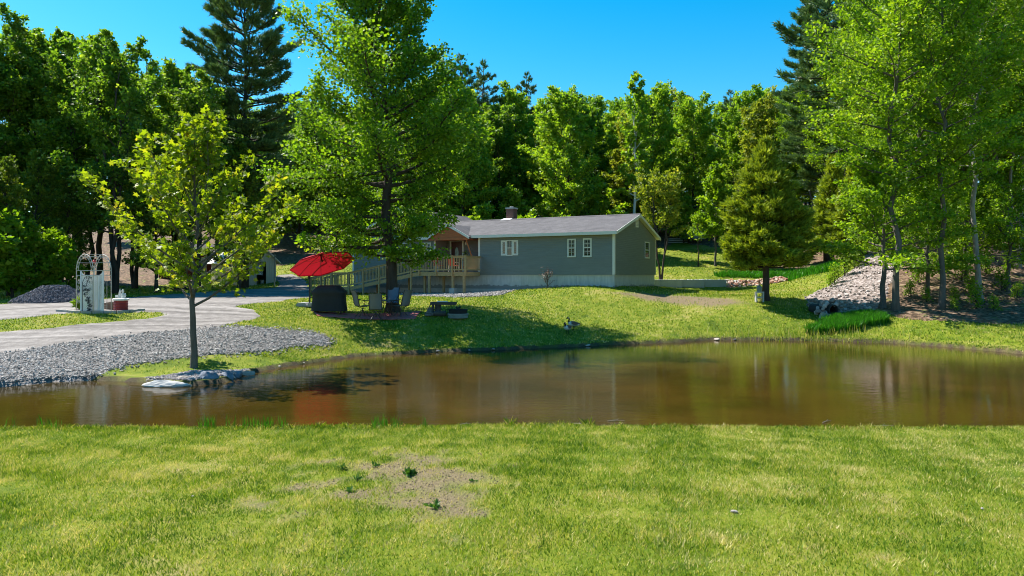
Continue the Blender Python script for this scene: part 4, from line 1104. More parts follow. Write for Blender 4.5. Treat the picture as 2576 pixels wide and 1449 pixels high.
for y in (ry + .02, -.5):
    railing((RX1 - 3.6, y, RZ1 - .35), (RX1 - 1.6, y, RZ1)); post(RX1 - 3.6, y, -.9, RZ1 + .7); post(RX1 - 2.6, y, -.9, RZ1 + .88)
MB().prism([(RX1 - 1.6, RZ1), (RX1 - 3.7, RZ1 - .38), (RX1 - 3.7, RZ1 - .44), (RX1 - 1.6, RZ1 - .05)], DY, -.5).build('ramp_floor', PTFLOOR, deck)

RED = plain('red_seat', (0.62, 0.035, 0.02), 0.5, 0.1, 5, 0.05)
ALU = plain('pale_frame', (0.55, 0.55, 0.54), 0.4, 0.1, metal=.3)
def deck_chair(x, y, rz, label):
    p = hw(x, y, DF)
    t_ = thing('deck_chair', label, 'chair', p, HTH + rz, 'red chairs on the deck')
    MB().bar((-.0, -.24, .43), (0, .24, .40), .46, .03).build('seat', RED, t_)
    MB().bar((0, .24, .42), (0, .40, .98), .46, .03, (0, 1, 0)).build('backrest', RED, t_)
    for sx_ in (-1, 1):
        MB().tube([(sx_ * .25, -.24, 0), (sx_ * .25, -.22, .62), (sx_ * .25, .28, .62)], .014, 6).build('arm', ALU, t_)
        for yy in (-.24, .30): MB().tube([(sx_ * .23, yy, 0), (sx_ * .23, yy * .9, .42)], .014, 6).build('leg', ALU, t_)
    return t_
xa, _ = hp(*K1(2080, 690), ly=-.9); deck_chair(xa, -.95, PI, 'red chair with its back to the pond on the deck by the front door')
xa, _ = hp(*K1(1880, 720), ly=-.6); deck_chair(xa, -.5, 1.2, 'pale-framed chair with red seat at the left of the deck')

# ---------------------------------------------------------------- patio
PD = 31.5
RUG_M = plain('red_rug', (0.40, 0.10, 0.105), 0.9, 0.25, 2.5, 0.3)
rug_poly = [P(768, 790, 32.9)[:2], P(800, 801, 31.4)[:2], P(1045, 801, 31.0)[:2], P(1052, 792, 32.4)[:2], P(800, 789, 33.1)[:2]]
u_ = np.linspace(0, 1, 46); w_ = np.linspace(0, 1, 20)
U, Wv = np.meshgrid(u_, w_)
a0, a1, b0, b1 = np.array([-8.55, 31.1]), np.array([-4.25, 30.9]), np.array([-9.2, 32.6]), np.array([-4.15, 32.4])
RXY = (a0[None, None] * (1 - U[..., None]) + a1 * U[..., None]) * (1 - Wv[..., None]) + (b0 * (1 - U[..., None]) + b1 * U[..., None]) * Wv[..., None]
rzv = zg(RXY[..., 0], RXY[..., 1]) + 0.045 + 0.012 * np.sin(RXY[..., 0] * 7 + RXY[..., 1] * 3) * (U < .25)
rid = np.arange(U.size).reshape(U.shape)
rq = np.stack([rid[:-1, :-1], rid[:-1, 1:], rid[1:, 1:], rid[1:, :-1]], -1).reshape(-1, 4)
ro = link(bpy.data.objects.new('rug', np_mesh('rug', np.stack([RXY[..., 0].ravel(), RXY[..., 1].ravel(), rzv.ravel()], -1), rq, RUG_M, smooth=True)))
ro.modifiers.new('thickness', 'SOLIDIFY').thickness = 0.02
tag(ro, 'faded red outdoor rug spread on the grass under the patio set', 'rug')
RUGZ = 0.05

SLING = plain('brown_sling', (0.20, 0.18, 0.16), 0.8, 0.12, 30, 0.2)
SLINGB = plain('blue_cushion_sling', (0.13, 0.17, 0.24), 0.8, 0.12, 30, 0.2)
FRAME = plain('bronze_frame', (0.07, 0.062, 0.055), 0.4, 0.2, 10, 0.05, metal=.5)
def patio_chair(x, y, rz, label, sling):
    t_ = thing('patio_chair', label, 'chair', (x, y, g1(x, y) + RUGZ), rz, 'swivel chairs of the patio set')
    t_.scale = (1.08, 1.08, 1.08)
    prof_ = [(.27, .46), (.12, .44), (-.10, .42), (-.22, .46), (-.27, .58), (-.31, .78), (-.35, .95), (-.42, 1.08)]   # y, z of the sling, faces +y
    def strip(pp, nm):
        m_ = MB(); k_ = len(pp)
        vs = [(sx_ * .235, y_, z_) for y_, z_ in pp for sx_ in (-1, 1)] + [(sx_ * .235, y_ - .012, z_ - .012) for y_, z_ in pp for sx_ in (-1, 1)]
        fs = [(2 * i, 2 * i + 1, 2 * i + 3, 2 * i + 2) for i in range(k_ - 1)] + [(2 * k_ + 2 * i, 2 * k_ + 2 * i + 2, 2 * k_ + 2 * i + 3, 2 * k_ + 2 * i + 1) for i in range(k_ - 1)]
        fs += [(2 * i, 2 * i + 2, 2 * k_ + 2 * i + 2, 2 * k_ + 2 * i) for i in range(k_ - 1)] + [(2 * i + 1, 2 * k_ + 2 * i + 1, 2 * k_ + 2 * i + 3, 2 * i + 3) for i in range(k_ - 1)]
        return m_.add(vs, fs).build(nm, sling, t_, True)
    strip(prof_[:4], 'seat'); strip(prof_[3:], 'backrest')
    for sx_ in (-1, 1):
        MB().tube([(sx_ * .25, y_, z_ - .006) for y_, z_ in prof_], .016, 6).build('side_frame', FRAME, t_, True)
        MB().tube([(sx_ * .25, -.31, .74), (sx_ * .30, -.12, .68), (sx_ * .31, .12, .67), (sx_ * .30, .24, .62), (sx_ * .26, .20, .47)], .016, 6).build('arm', FRAME, t_, True)
    MB().tube([(-.25, -.10, .41), (-.12, 0, .34), (.12, 0, .34), (.25, -.10, .41)], .014, 6).build('seat_bracket', FRAME, t_)
    MB().tube([(0, 0, .12), (0, 0, .36)], .03, 8).build('column', FRAME, t_)
    for k_ in range(4):
        a = PI / 4 + k_ * PI / 2
        MB().tube([(0, 0, .27), (.12 * math.cos(a), .12 * math.sin(a), .20), (.26 * math.cos(a), .26 * math.sin(a), .05), (.33 * math.cos(a), .33 * math.sin(a), .012)], .014, 6).build('leg', FRAME, t_, True)
    return t_
TX, TY = px_x(967, 31.5), 31.5
patio_chair(px_x(912, 31.5), 31.5, -PI / 2 + .62, 'brown sling chair at the left of the patio table, next to the covered grill', SLING)
patio_chair(px_x(946, 30.75), 30.75, .12, 'brown sling chair with its back to the pond, in front of the patio table', SLING)
patio_chair(px_x(984, 32.3), 32.3, PI - .1, 'blue-backed chair facing the pond behind the patio table', SLINGB)
patio_chair(px_x(1008, 31.4), 31.4, PI / 2 - .55, 'dark sling chair at the right of the patio table, next to the tree', SLING)
tb = thing('patio_table', 'round metal patio table ringed by four chairs', 'table', (TX, TY, g1(TX, TY) + RUGZ))
MB().lathe([(.56, .70), (.60, .705), (.60, .735), (.56, .74)], 28).build('table_top', plain('table_glass', (.30, .31, .30), .15, .1, spec=.7), tb)
MB().tube([(.60 * math.cos(a), .60 * math.sin(a), .72) for a in np.linspace(0, 2 * PI, 25)[:-1]], .02, 6, closed=True).build('rim', FRAME, tb)
for k_ in range(4):
    a = PI / 4 + k_ * PI / 2; c_, s_ = math.cos(a), math.sin(a)
    MB().tube([(.52 * c_, .52 * s_, .70), (.30 * c_, .30 * s_, .45), (.24 * c_, .24 * s_, .30), (.45 * c_, .45 * s_, .02)], .017, 6).build('leg', FRAME, tb, True)

# covered grill
gx_, gy_ = px_x(829, 32.2), 32.2
gr = thing('grill', 'barbecue grill under a black fabric cover on the red rug', 'grill', (gx_, gy_, g1(gx_, gy_) + .045), math.radians(-6))
COVER = plain('black_cover', (0.016, 0.016, 0.018), 0.75, 0.25, 3, 0.5, dist=.03)
secs = [(.0, .80, .34), (.10, .79, .34), (.5, .74, .33), (.72, .73, .33), (.80, .80, .36), (.88, .79, .36), (.98, .66, .34), (1.13, .50, .24), (1.16, .46, .20)]
m_ = MB(); NS = 40
vs, fs = [], []
rr_ = random.Random(4); fold = [rr_.uniform(-.014, .014) for _ in range(NS)]
for i, (z_, a_, b_) in enumerate(secs):
    for k_ in range(NS):
        an = 2 * PI * k_ / NS; ca, sa = math.cos(an), math.sin(an)
        q = 1.0 / max(abs(ca) ** 5 + abs(sa) ** 5, 1e-6) ** .2
        fo = 1 + fold[k_] * (1.8 - i * .2)
        vs.append((a_ * ca * q * fo, b_ * sa * q * fo, .10 + z_))
for i in range(len(secs) - 1):
    for k_ in range(NS): fs.append((i * NS + k_, i * NS + (k_ + 1) % NS, (i + 1) * NS + (k_ + 1) % NS, (i + 1) * NS + k_))
fs.append(tuple((len(secs) - 1) * NS + k_ for k_ in range(NS)))
MB().add(vs, fs).build('cover', COVER, gr, True)
MB().bx(-.85, -.78, -.28, -.22, .68, .74).bx(-.86, -.84, -.28, .1, .69, .73).build('side_handle', FRAME, gr)
for x in (-.6, .6):
    for y in (-.22, .22): MB().tube([(x, y, 0), (x, y, .16)], .035, 8).build('leg', BLACKM, gr)

# cantilever umbrella
ux, uy = px_x(779, 34.0), 34.0; uz = g1(ux, uy)
um = thing('patio_umbrella', 'large red cantilever umbrella tilted over the covered grill', 'umbrella', (ux, uy, uz))
UM = 0.00244
def fabric(name, c):
    t = NT(name); n_ = t.noise(t.coord('Object'), 60, 2)
    col = t.ramp(n_, [(0.3, [x * .88 for x in c]), (0.7, [x * 1.1 for x in c])])
    p = t.pbr(col, 0.8, spec=0.2); tr = t.n('ShaderNodeBsdfTranslucent', {'Color': t.mix(1.0, col, (1.0, .8, .8), 'MULTIPLY')}).outputs[0]
    return t.done(t.n('ShaderNodeMixShader', {0: 0.25, 1: p, 2: tr}).outputs[0])
REDF = fabric('red_canopy', (0.40, 0.012, 0.028))
basem = plain('grey_base', (.32, .33, .34), .5, .15, 4, .1)
for x0_, y0_ in ((-.52, -.45), (.02, -.45), (-.52, .05), (.02, .05)):
    MB().prism([(x0_, .02), (x0_ + .50, .02), (x0_ + .50, .10), (x0_ + .42, .19), (x0_ + .06, .19), (x0_, .10)], y0_, y0_ + .44).build('base_weight', basem, um)
zt = EYE + (HY - K2(0, 0)[1]) * 0
ptop = Vector((.46, -.05, 2.78))
MB().tube([(0, 0, .02), (0, 0, 1.62)], .036, 10).build('mast', BLACKM, um)
MB().tube([(0, 0, 1.58), (.06, -.01, 1.9), ptop], .036, 10).build('upper_mast', BLACKM, um)
MB().box((-.03, -.04, 1.42), (.07, .09, .16)).tube([(-.07, -.04, 1.42), (-.16, -.04, 1.40), (-.17, -.04, 1.32), (-.21, -.04, 1.32)], .012, 6).build('crank', BLACKM, um)
cc_ = Vector((px_x(812, 32.9) - ux, 32.9 - uy, EYE + (HY - 664) / F * 32.9 - uz))      # canopy middle (rim plane)
MR = Matrix.Rotation(math.radians(-17), 3, 'Y') @ Matrix.Rotation(math.radians(-15), 3, 'X')
RR, RH = 1.5, .50
rim = []; hub = cc_ + MR @ Vector((0, 0, RH))
ring = []
for k_ in range(8):
    a = PI / 8 + k_ * PI / 4
    rim.append(cc_ + MR @ Vector((RR * math.cos(a), RR * math.sin(a), 0))); ring.append(cc_ + MR @ Vector((RR * .5 * math.cos(a), RR * .5 * math.sin(a), RH * .60)))

for k_ in range(8):
    a, b = k_, (k_ + 1) % 8
    sag = MR @ Vector((0, 0, -.03))
    mid = [(rim[a] + rim[b]) / 2 * .985 + cc_ * .015, (ring[a] + ring[b]) / 2 + sag]
    m_ = MB().add([hub, ring[a], mid[1], ring[b], rim[a], mid[0], rim[b]], [(0, 1, 2), (0, 2, 3), (1, 4, 5, 2), (2, 5, 6, 3)])
    # thin cloth with a short hem
    hem = MR @ Vector((0, 0, -.05))
    m_.add([rim[a], mid[0], rim[b], rim[a] + hem, mid[0] + hem, rim[b] + hem], [(0, 1, 4, 3), (1, 2, 5, 4)])
    m_.build('canopy_panel', REDF, um, recalc=False)
    MB().tube([hub - MR @ Vector((0, 0, .03)), ring[a] - MR @ Vector((0, 0, .025)), rim[a] - MR @ Vector((0, 0, .02))], .011, 5).build('rib', BLACKM, um)
    MB().tube([hub - MR @ Vector((0, 0, .34)), ring[a] - MR @ Vector((0, 0, .03))], .008, 5).build('strut', BLACKM, um)
MB().tube([hub + MR @ Vector((0, 0, .07)), hub - MR @ Vector((0, 0, .40))], .035, 8).build('hub', BLACKM, um)
MB().tube([ptop, ptop * .5 + hub * .5 + Vector((0, 0, .05)), hub + Vector((0, 0, .06))], .028, 8).build('arm', BLACKM, um)

# rustic bench of stump, stones and plank
WEATH = plain('weathered_wood', (0.06, 0.055, 0.048), 0.9, 0.4, 4, 0.5, stretch=(1, 5, 5), dist=.02)
STONE = plain('fieldstone', (0.13, 0.13, 0.125), 0.85, 0.35, 7, 0.4, dist=.02)
WHITEB = plain('white_board', (0.72, 0.72, 0.70), 0.7, 0.1)
bx0, by0 = px_x(1108, 31.4), 31.4
be = thing('rustic_bench', 'dark weathered plank bench on a stump with a white board on top', 'bench', (bx0, by0, g1(bx0, by0)), -.05)
MB().box((.14, 0, .545), (1.14, .40, .13)).build('plank', WEATH, be, bevel=.02)
MB().lathe([(.16, 0), (.14, .1), (.125, .3), (.135, .48)], 12, (-.10, 0, 0)).build('stump', WEATH, be)
MB().box((-.33, .0, .27), (.06, .34, .44)).build('upright', WEATH, be); MB().box((.0 - .22, -.05, .30), (.05, .06, .4)).build('upright', WEATH, be)
MB().tube([(-.60, -.1, .10), (-.42, -.05, .56), (-.36, 0, .58)], .022, 6).build('pole', WEATH, be)
MB().lathe([(.11, -.26), (.12, .0), (.11, .26)], 10).build('log', WEATH, be, loc=(.0, -.16, .11), rot=(0, PI / 2, .1))
for x, y, z, a, b, c_ in ((-.52, -.05, .05, .34, .3, .1), (-.50, -.04, .15, .30, .26, .09), (-.46, -.02, .24, .27, .25, .09), (-.42, 0, .33, .22, .24, .08), (-.3, -.1, .08, .2, .22, .13)):
    MB().box((x, y, z), (a, b, c_), x * 3).build('stone', STONE, be, bevel=.02)
for i in range(4):
    MB().tube([(.30 + i * .07, 0, .48), (.22 + i * .09, .03, .25), (.28 + i * .02, 0, .02)], .01, 5).build('stick', WEATH, be)
MB().box((.10, -.02, .628), (.46, .26, .03)).build('white_board', WHITEB, be, bevel=.008)
# fire pit
fx, fy = px_x(1152, 31.2), 31.2
fp = thing('fire_pit', 'round black fire ring on a grey-green stone base beside the bench', 'fire pit', (fx, fy, g1(fx, fy) - .02))
MB().lathe([(.30, .0), (.44, .0), (.45, .05), (.44, .1), (.46, .12), (.46, .2), (.31, .2), (.30, .02)], 28).build('base', plain('mossy_base', (.17, .19, .17), .9, .3, 5, .3), fp)
MB().lathe([(.30, .2), (.40, .2), (.415, .33), (.43, .34), (.43, .37), (.40, .39), (.37, .385), (.36, .24), (.30, .22)], 28).build('ring', plain('soot_black', (.012, .012, .012), .8, .3), fp)
MB().lathe([(.001, .28), (.35, .28), (.35, .30), (.001, .31)], 20).build('ash', plain('ash', (.35, .36, .37), .95, .3), fp)
for a in (.3, 1.1, 2.3): MB().tube([(.2 * math.cos(a + 3), .2 * math.sin(a + 3), .3), (.12 * math.cos(a), .12 * math.sin(a), .44 + .06 * math.sin(a * 3))], .04, 8).build('charred_log', BLACKM, fp)

# ---------------------------------------------------------------- geese
t = NT('goose_plumage')
av = t.attr('v'); n_ = t.noise(t.coord('Object', (1, 1, 3)), 30, 3)
c = t.ramp(av, [(0.0, (0.006, 0.006, 0.006)), (0.2, (0.006, 0.006, 0.006)), (0.26, (0.11, 0.085, 0.065)), (0.5, (0.15, 0.12, 0.10)), (0.62, (0.36, 0.33, 0.30)), (0.8, (0.72, 0.70, 0.66)), (1.0, (0.78, 0.77, 0.74))])
c = t.mix(t.math('MULTIPLY', n_, .35), c, (0.05, 0.045, 0.04), 'MULTIPLY')
GOOSE_M = t.done(t.pbr(c, 0.7, t.bump(n_, .3, .01), spec=.2))
def goose(x, y, rz, label, neck, s):
    spine = [((-.40, .30), .02, .045, .05), ((-.34, .305), .035, .07, .1), ((-.27, .30), .065, .10, .85), ((-.17, .30), .105, .12, .45), ((-.04, .31), .135, .135, .4), ((.08, .325), .13, .125, .5), ((.17, .35), .10, .10, .72), ((.215, .385), .065, .065, .85)]
    spine += [((a, b), r_1, r_1 * 1.02, v_) for a, b, r_1, v_ in neck]
    N = 14; V_, Fs, A_ = [], [], []
    pts = [Vector((p[0], 0, p[1])) for p, *_ in spine]
    for i, ((p, rv, rh, val)) in enumerate(spine):
        tdir = (pts[min(i + 1, len(pts) - 1)] - pts[max(i - 1, 0)]).normalized(); nz = Vector((0, 1, 0)).cross(tdir) * -1
        if nz.length < .1: nz = Vector((0, 0, 1))
        for k_ in range(N):
            a = 2 * PI * k_ / N
            V_.append(pts[i] + Vector((0, 1, 0)) * (rh * math.cos(a)) + nz * (rv * math.sin(a)))
            vv_ = val
            up_ = (nz * math.sin(a)).z
            if i in (2,) : vv_ = .9 if up_ < 0.2 else .3
            if 3 <= i <= 6: vv_ = val + (.22 if up_ < -.35 else 0) - (.12 if up_ > .4 else 0)
            A_.append(vv_)
    for i in range(len(spine) - 1):
        for k_ in range(N): Fs.append((i * N + k_, i * N + (k_ + 1) % N, (i + 1) * N + (k_ + 1) % N, (i + 1) * N + k_))
    Fs.append(tuple(range(N))[::-1]); Fs.append(tuple((len(spine) - 1) * N + k_ for k_ in range(N)))
    # cheek patches
    hd = pts[-3]
    for sy_ in (-1, 1):
        b0_ = len(V_)
        for k_ in range(8):
            a = 2 * PI * k_ / 8; V_.append(hd + Vector((-.006 + .020 * math.cos(a), sy_ * (.0405 - .004), -.008 + .028 * math.sin(a)))); A_.append(1.0)
        V_.append(hd + Vector((-.006, sy_ * .047, -.008))); A_.append(1.0)
        for k_ in range(8): Fs.append((b0_ + k_, b0_ + (k_ + 1) % 8, b0_ + 8))
    # wings folded along the flanks
    for sy_ in (-1, 1):
        b0_ = len(V_)
        ring_ = [(.12, .36), (.02, .42), (-.14, .40), (-.30, .345), (-.44, .30), (-.30, .29), (-.12, .27), (.04, .28)]
        for x_, z_ in ring_: V_.append(Vector((x_, sy_ * (.135 - .22 * max(0, -x_ - .05)), z_))); A_.append(.30 if z_ > .34 or x_ < -.35 else .42)
        V_.append(Vector((-.08, sy_ * .165, .345))); A_.append(.38)
        for k_ in range(8): Fs.append((b0_ + k_, b0_ + (k_ + 1) % 8, b0_ + 8))
    lm = MB()
    for sy_ in (-.055, .055):
        lm.tube([(-.02, sy_, .22), (-.03, sy_, .12), (.0, sy_, .015)], [.022, .011, .010], 6)
        lm.add([(-.01, sy_, .02), (.085, sy_ - .035, .006), (.095, sy_, .008), (.085, sy_ + .035, .006), (-.03, sy_, .005)], [(0, 1, 2), (0, 2, 3), (4, 1, 0), (0, 3, 4)])
    b0_ = len(V_); V_ += [Vector(q) for q in lm.v]; A_ += [.1] * len(lm.v); Fs += [tuple(i + b0_ for i in f) for f in lm.f]
    me = bpy.data.meshes.new('goose'); me.from_pydata([tuple(q) for q in V_], [], Fs); me.materials.append(GOOSE_M)
    at = me.attributes.new('v', 'FLOAT', 'POINT'); at.data.foreach_set('value', np.array(A_, dtype=np.float32))
    me.polygons.foreach_set('use_smooth', [True] * len(me.polygons)); me.update()
    import bmesh
    bm = bmesh.new(); bm.from_mesh(me); bmesh.ops.recalc_face_normals(bm, faces=bm.faces); bm.to_mesh(me); bm.free()
    o = link(bpy.data.objects.new('goose', me), None, (x, y, g1(x, y) + .01), (0, 0, rz)); o.scale = (s, s, s)
    return tag(o, label, 'goose', 'pair of geese on the bank')
N1 = [(.225, .43, .042, .1), (.215, .49, .036, .08), (.205, .55, .035, .08), (.225, .60, .038, .08), (.265, .615, .041, .08), (.305, .59, .032, .08), (.35, .555, .014, .06)]
N2 = [(.215, .42, .044, .1), (.20, .46, .038, .08), (.20, .50, .036, .08), (.225, .535, .040, .08), (.265, .54, .041, .08), (.305, .52, .030, .08), (.345, .495, .013, .06)]
gq = unproj(1442, 832); goose(gq[0], gq[1], PI + .18, 'black-necked goose standing side-on in the maple shade, the farther of two', N1, .92)
gq = unproj(1427, 842); goose(gq[0], gq[1], PI + 1.0, 'pale-breasted goose turned towards the pond, the nearer of two', N2, .92)
# ---------------------------------------------------------------- arbor bed by the driveway
IRON = plain('rusty_white_iron', (0.50, 0.46, 0.41), 0.6, 0.2, 8, 0.1)
AD = 29.0
def k3(cx, cy, D=AD):
    px, py = K3(cx, cy); return P(px, py, D)
ab = k3(1340, 1000); az0 = g1(ab[0], AD)
arb = thing('garden_arbor', 'rusty white wrought-iron arch arbor with scrollwork', 'arbor', (ab[0], AD, az0), math.radians(-24))
def arch(y, w, spring, top, inset=0.0):
    w2 = w / 2 - inset
    pts = [(-w2, y, 0), (-w2, y, spring * .5), (-w2, y, spring)]
    for a in np.linspace(PI, 0, 15)[1:-1]: pts.append((w2 * math.cos(a), y, spring + (top - spring - inset) * math.sin(a)))
    return pts + [(w2, y, spring), (w2, y, spring * .5), (w2, y, 0)]
def scroll(cx_, cz_, r_s, y, turns=1.6, flip=1, ph=0.0):
    return [(cx_ + flip * r_s * (1 - .8 * u) * math.cos(ph + turns * 2 * PI * u), y, cz_ + r_s * (1 - .8 * u) * math.sin(ph + turns * 2 * PI * u)) for u in np.linspace(0, 1, 18)]
AW, ASP, ATOP, ADP = 1.02, 1.70, 2.36, 0.78
for y in (-ADP / 2, ADP / 2):
    MB().tube(arch(y, AW, ASP, ATOP), .017, 6).build('arch', IRON, arb, True)
    MB().tube(arch(y, AW, ASP, ATOP, .12)[2:-2], .010, 5).build('arch', IRON, arb, True)
    for a in np.linspace(.25, PI - .25, 9):
        rr = AW / 2 - .06
        MB().tube(scroll(rr * math.cos(a), ASP + (ATOP - ASP - .06) * math.sin(a), .045, y, 1.5, 1, a), .007, 4).build('scroll', IRON, arb)
    MB().bar((-AW / 2, y, ASP), (AW / 2, y, ASP), .02).bar((-AW / 2, y, ASP - .2), (AW / 2, y, ASP - .2), .02).build('crossbar', IRON, arb)
for sx_ in (-1, 1):
    for z_ in (.08, ASP - .2, ASP): MB().bar((sx_ * AW / 2, -ADP / 2, z_), (sx_ * AW / 2, ADP / 2, z_), .018).build('side_bar', IRON, arb)
    for zc, fl in ((.45, 1), (.68, -1), (1.0, 1), (1.24, -1)):
        pts = scroll(0, zc, .11, 0, 1.5, fl, PI / 2)
        MB().tube([(sx_ * AW / 2, p[0] * 1.3, p[2]) for p in pts], .009, 5).build('scroll', IRON, arb)
        MB().tube([(p[0] * .8 + sx_ * (AW / 2 - .13), -ADP / 2, p[2]) for p in pts], .009, 5).build('scroll', IRON, arb)
    for yy in (-.2, .2): MB().bar((sx_ * AW / 2, yy, .08), (sx_ * AW / 2, yy, ASP - .2), .012).build('side_bar', IRON, arb)
for a in np.linspace(.5, PI - .5, 5):
    MB().tube([(AW / 2 * math.cos(a), -ADP / 2, ASP + (ATOP - ASP) * math.sin(a)), (AW / 2 * math.cos(a), ADP / 2, ASP + (ATOP - ASP) * math.sin(a))], .010, 5).build('roof_bar', IRON, arb)
# red hanging ornament
hang = k3(1345, 285, 29.1)
ho = thing('hanging_ornament', 'small red and white ornament hanging inside the arbor arch', 'ornament', tuple(hang))
MB().lathe([(.01, -.09), (.06, -.05), (.07, 0), (.03, .05), (.008, .1)], 10).build('body', plain('ornament_red', (.5, .05, .05), .5), ho)
MB().tube([(0, 0, .09), (0, 0, .26)], .004, 4).build('cord', IRON, ho)
# white lattice panel inside the arbor
LATT = plain('white_lattice', (0.72, 0.73, 0.74), 0.6, 0.08)
lp0, lp1 = k3(1155, 1000, 28.75), k3(1470, 1000, 28.75)
LWid = lp1[0] - lp0[0]; LH = 1.70
lat = thing('lattice_panel', 'white diagonal lattice screen with scooped top in the arbor', 'lattice', ((lp0[0] + lp1[0]) / 2, 28.75, g1((lp0[0] + lp1[0]) / 2, 28.75)))
m_ = MB(); w2 = LWid / 2
def clipd(c0, sgn):
    pts = []
    for q in np.linspace(-w2, w2, 60):
        z_ = c0 + sgn * q
        topz = LH - .16 if abs(q) < w2 - .17 else LH - .16 + .16 * (abs(q) - (w2 - .17)) / .17
        if 0.04 < z_ < topz: pts.append((q, z_))
    return (pts[0], pts[-1]) if len(pts) > 1 else None
for sgn, yy in ((1, 0.0), (-1, .014)):
    for c0 in np.arange(-w2, LH + w2, .075):
        q = clipd(c0, sgn)
        if q: m_.bar((q[0][0], yy, q[0][1]), (q[1][0], yy, q[1][1]), .012, .030)
o_ = m_.build('lattice_slats', LATT, lat); o_["kind"] = 'stuff'
for x in (-w2, w2, -.02 * 0 + .28): MB().bx(x - .022, x + .022, -.02, .035, 0, LH if abs(x) > .4 else LH - .17).build('stile', LATT, lat)
MB().bx(-w2 + .2, w2 - .2, -.02, .035, LH - .19, LH - .15).build('rail', LATT, lat); MB().bx(-w2, w2, -.02, .035, .02, .06).build('rail', LATT, lat)
# dark iron trellis with a climbing vine on the lattice
VINE = leafmat('vine_leaves', [(.02, .03, .03), (.05, .06, .07), (.09, .10, .11)], .2, (1, 1, 1))
tr = thing('trellis', 'narrow dark iron trellis with a withered vine on the lattice', 'trellis', (lat.location.x - .12, 28.66, lat.location.z))
MB().tube([(-.21, 0, 0), (-.21, 0, 1.25), (-.12, 0, 1.45), (0, 0, 1.52), (.12, 0, 1.45), (.21, 0, 1.25), (.21, 0, 0)], .010, 5).build('frame', BLACKM, tr)
for s_ in (-1, 1): MB().tube(scroll(.07 * s_, .95, .07, 0, 1.4, s_), .007, 4).tube(scroll(.06 * s_, .5, .06, 0, 1.4, s_), .007, 4).build('scroll', BLACKM, tr)
r = np.random.default_rng(8); zz_ = r.uniform(.0, 1.35, 170) ** 1.2
pos = np.stack([.10 * np.sin(zz_ * 5) + r.normal(0, .05, 170), r.normal(-.02, .02, 170), zz_], -1)
inst(leaf_mesh('vine', pos, r.normal(0, 1, (170, 3)), np.full(170, .075), r.uniform(0, 1, 170), T_DIAM, VINE, r), 'vine', tr)
# stone border
BLOCK = plain('border_block', (0.34, 0.32, 0.29), 0.9, 0.25, 5, 0.3)
bd = thing('garden_border', 'low curved border of grey concrete blocks around the arbor bed', 'border', (0, 0, 0))
edge = [(800, 1010), (890, 1018), (975, 1028), (1148, 1034), (1300, 1036), (1465, 1038), (1645, 1034), (1822, 1022), (1935, 1008), (2045, 995)]
for a, b in zip(edge[:-1], edge[1:]):
    A_, B_ = unproj(*K3(*a)), unproj(*K3(*b)); A_, B_ = Vector((*A_, 0)), Vector((*B_, 0))
    c_ = (A_ + B_) / 2; L_ = (B_ - A_).length * .97
    MB().box((c_.x, c_.y + .1, g1(c_.x, c_.y) + .035), (L_, .2, .15), math.atan2(B_.y - A_.y, B_.x - A_.x)).build('block', BLOCK, bd, bevel=.015)
for a, b in ((790, 985), (880, 975)):
    pass
# planters
q = unproj(*K3(1697, 1000)); pz = g1(*q)
REDP = plain('red_ribbed_planter', (0.28, 0.035, 0.03), 0.5, 0.2, 4, 0.1)
plt_ = thing('planter', 'red ribbed planter with a pale stone top beside the arbor', 'planter', (q[0], q[1] + .15, pz))
MB().lathe([(.235, 0)] + [(.26 + (.012 if i % 2 else -.008), .02 + i * .032) for i in range(13)] + [(.25, .44)], 24).build('pot', REDP, plt_)
MB().lathe([(.28, .44), (.31, .455), (.31, .51), (.27, .53)], 24).build('rim', WHITEB, plt_)
st = thing('garden_statue', 'small white figurine of a seated figure on the red planter', 'statue', (q[0], q[1] + .15, pz + .53))
PLAST = plain('white_plaster', (.62, .62, .59), .8, .15)
MB().lathe([(.06, 0), (.075, .08), (.06, .18), (.03, .24), (.05, .28), (.045, .33), (.01, .37)], 12, (.08, 0, 0)).build('figure', PLAST, st, True)
MB().lathe([(.09, 0), (.06, .1), (.05, .22), (.0, .42)], 10, (-.06, .04, 0)).build('cone', PLAST, st)
MB().box((-.14, -.04, .09), (.13, .05, .10)).build('plaque', PLAST, st); MB().tube([(.14, 0, .02), (.2, -.02, .12), (.15, 0, .2)], .03, 8).build('wing', PLAST, st, True)
q = unproj(*K3(1520, 995)); bp = thing('brown_planter_box', 'square brown planter box behind the red planter', 'planter', (q[0] + .05, q[1] + .55, g1(*q)), -.2)
BRN = plain('brown_box', (.17, .12, .09), .8)
for i in range(3): MB().bx(-.3, .3, -.28, .28, .0 + i * .11, .10 + i * .11).build('board', BRN, bp)
MB().bx(-.25, .25, -.23, .23, .33, .345).build('soil', plain('soil', (.05, .035, .025), .95), bp)
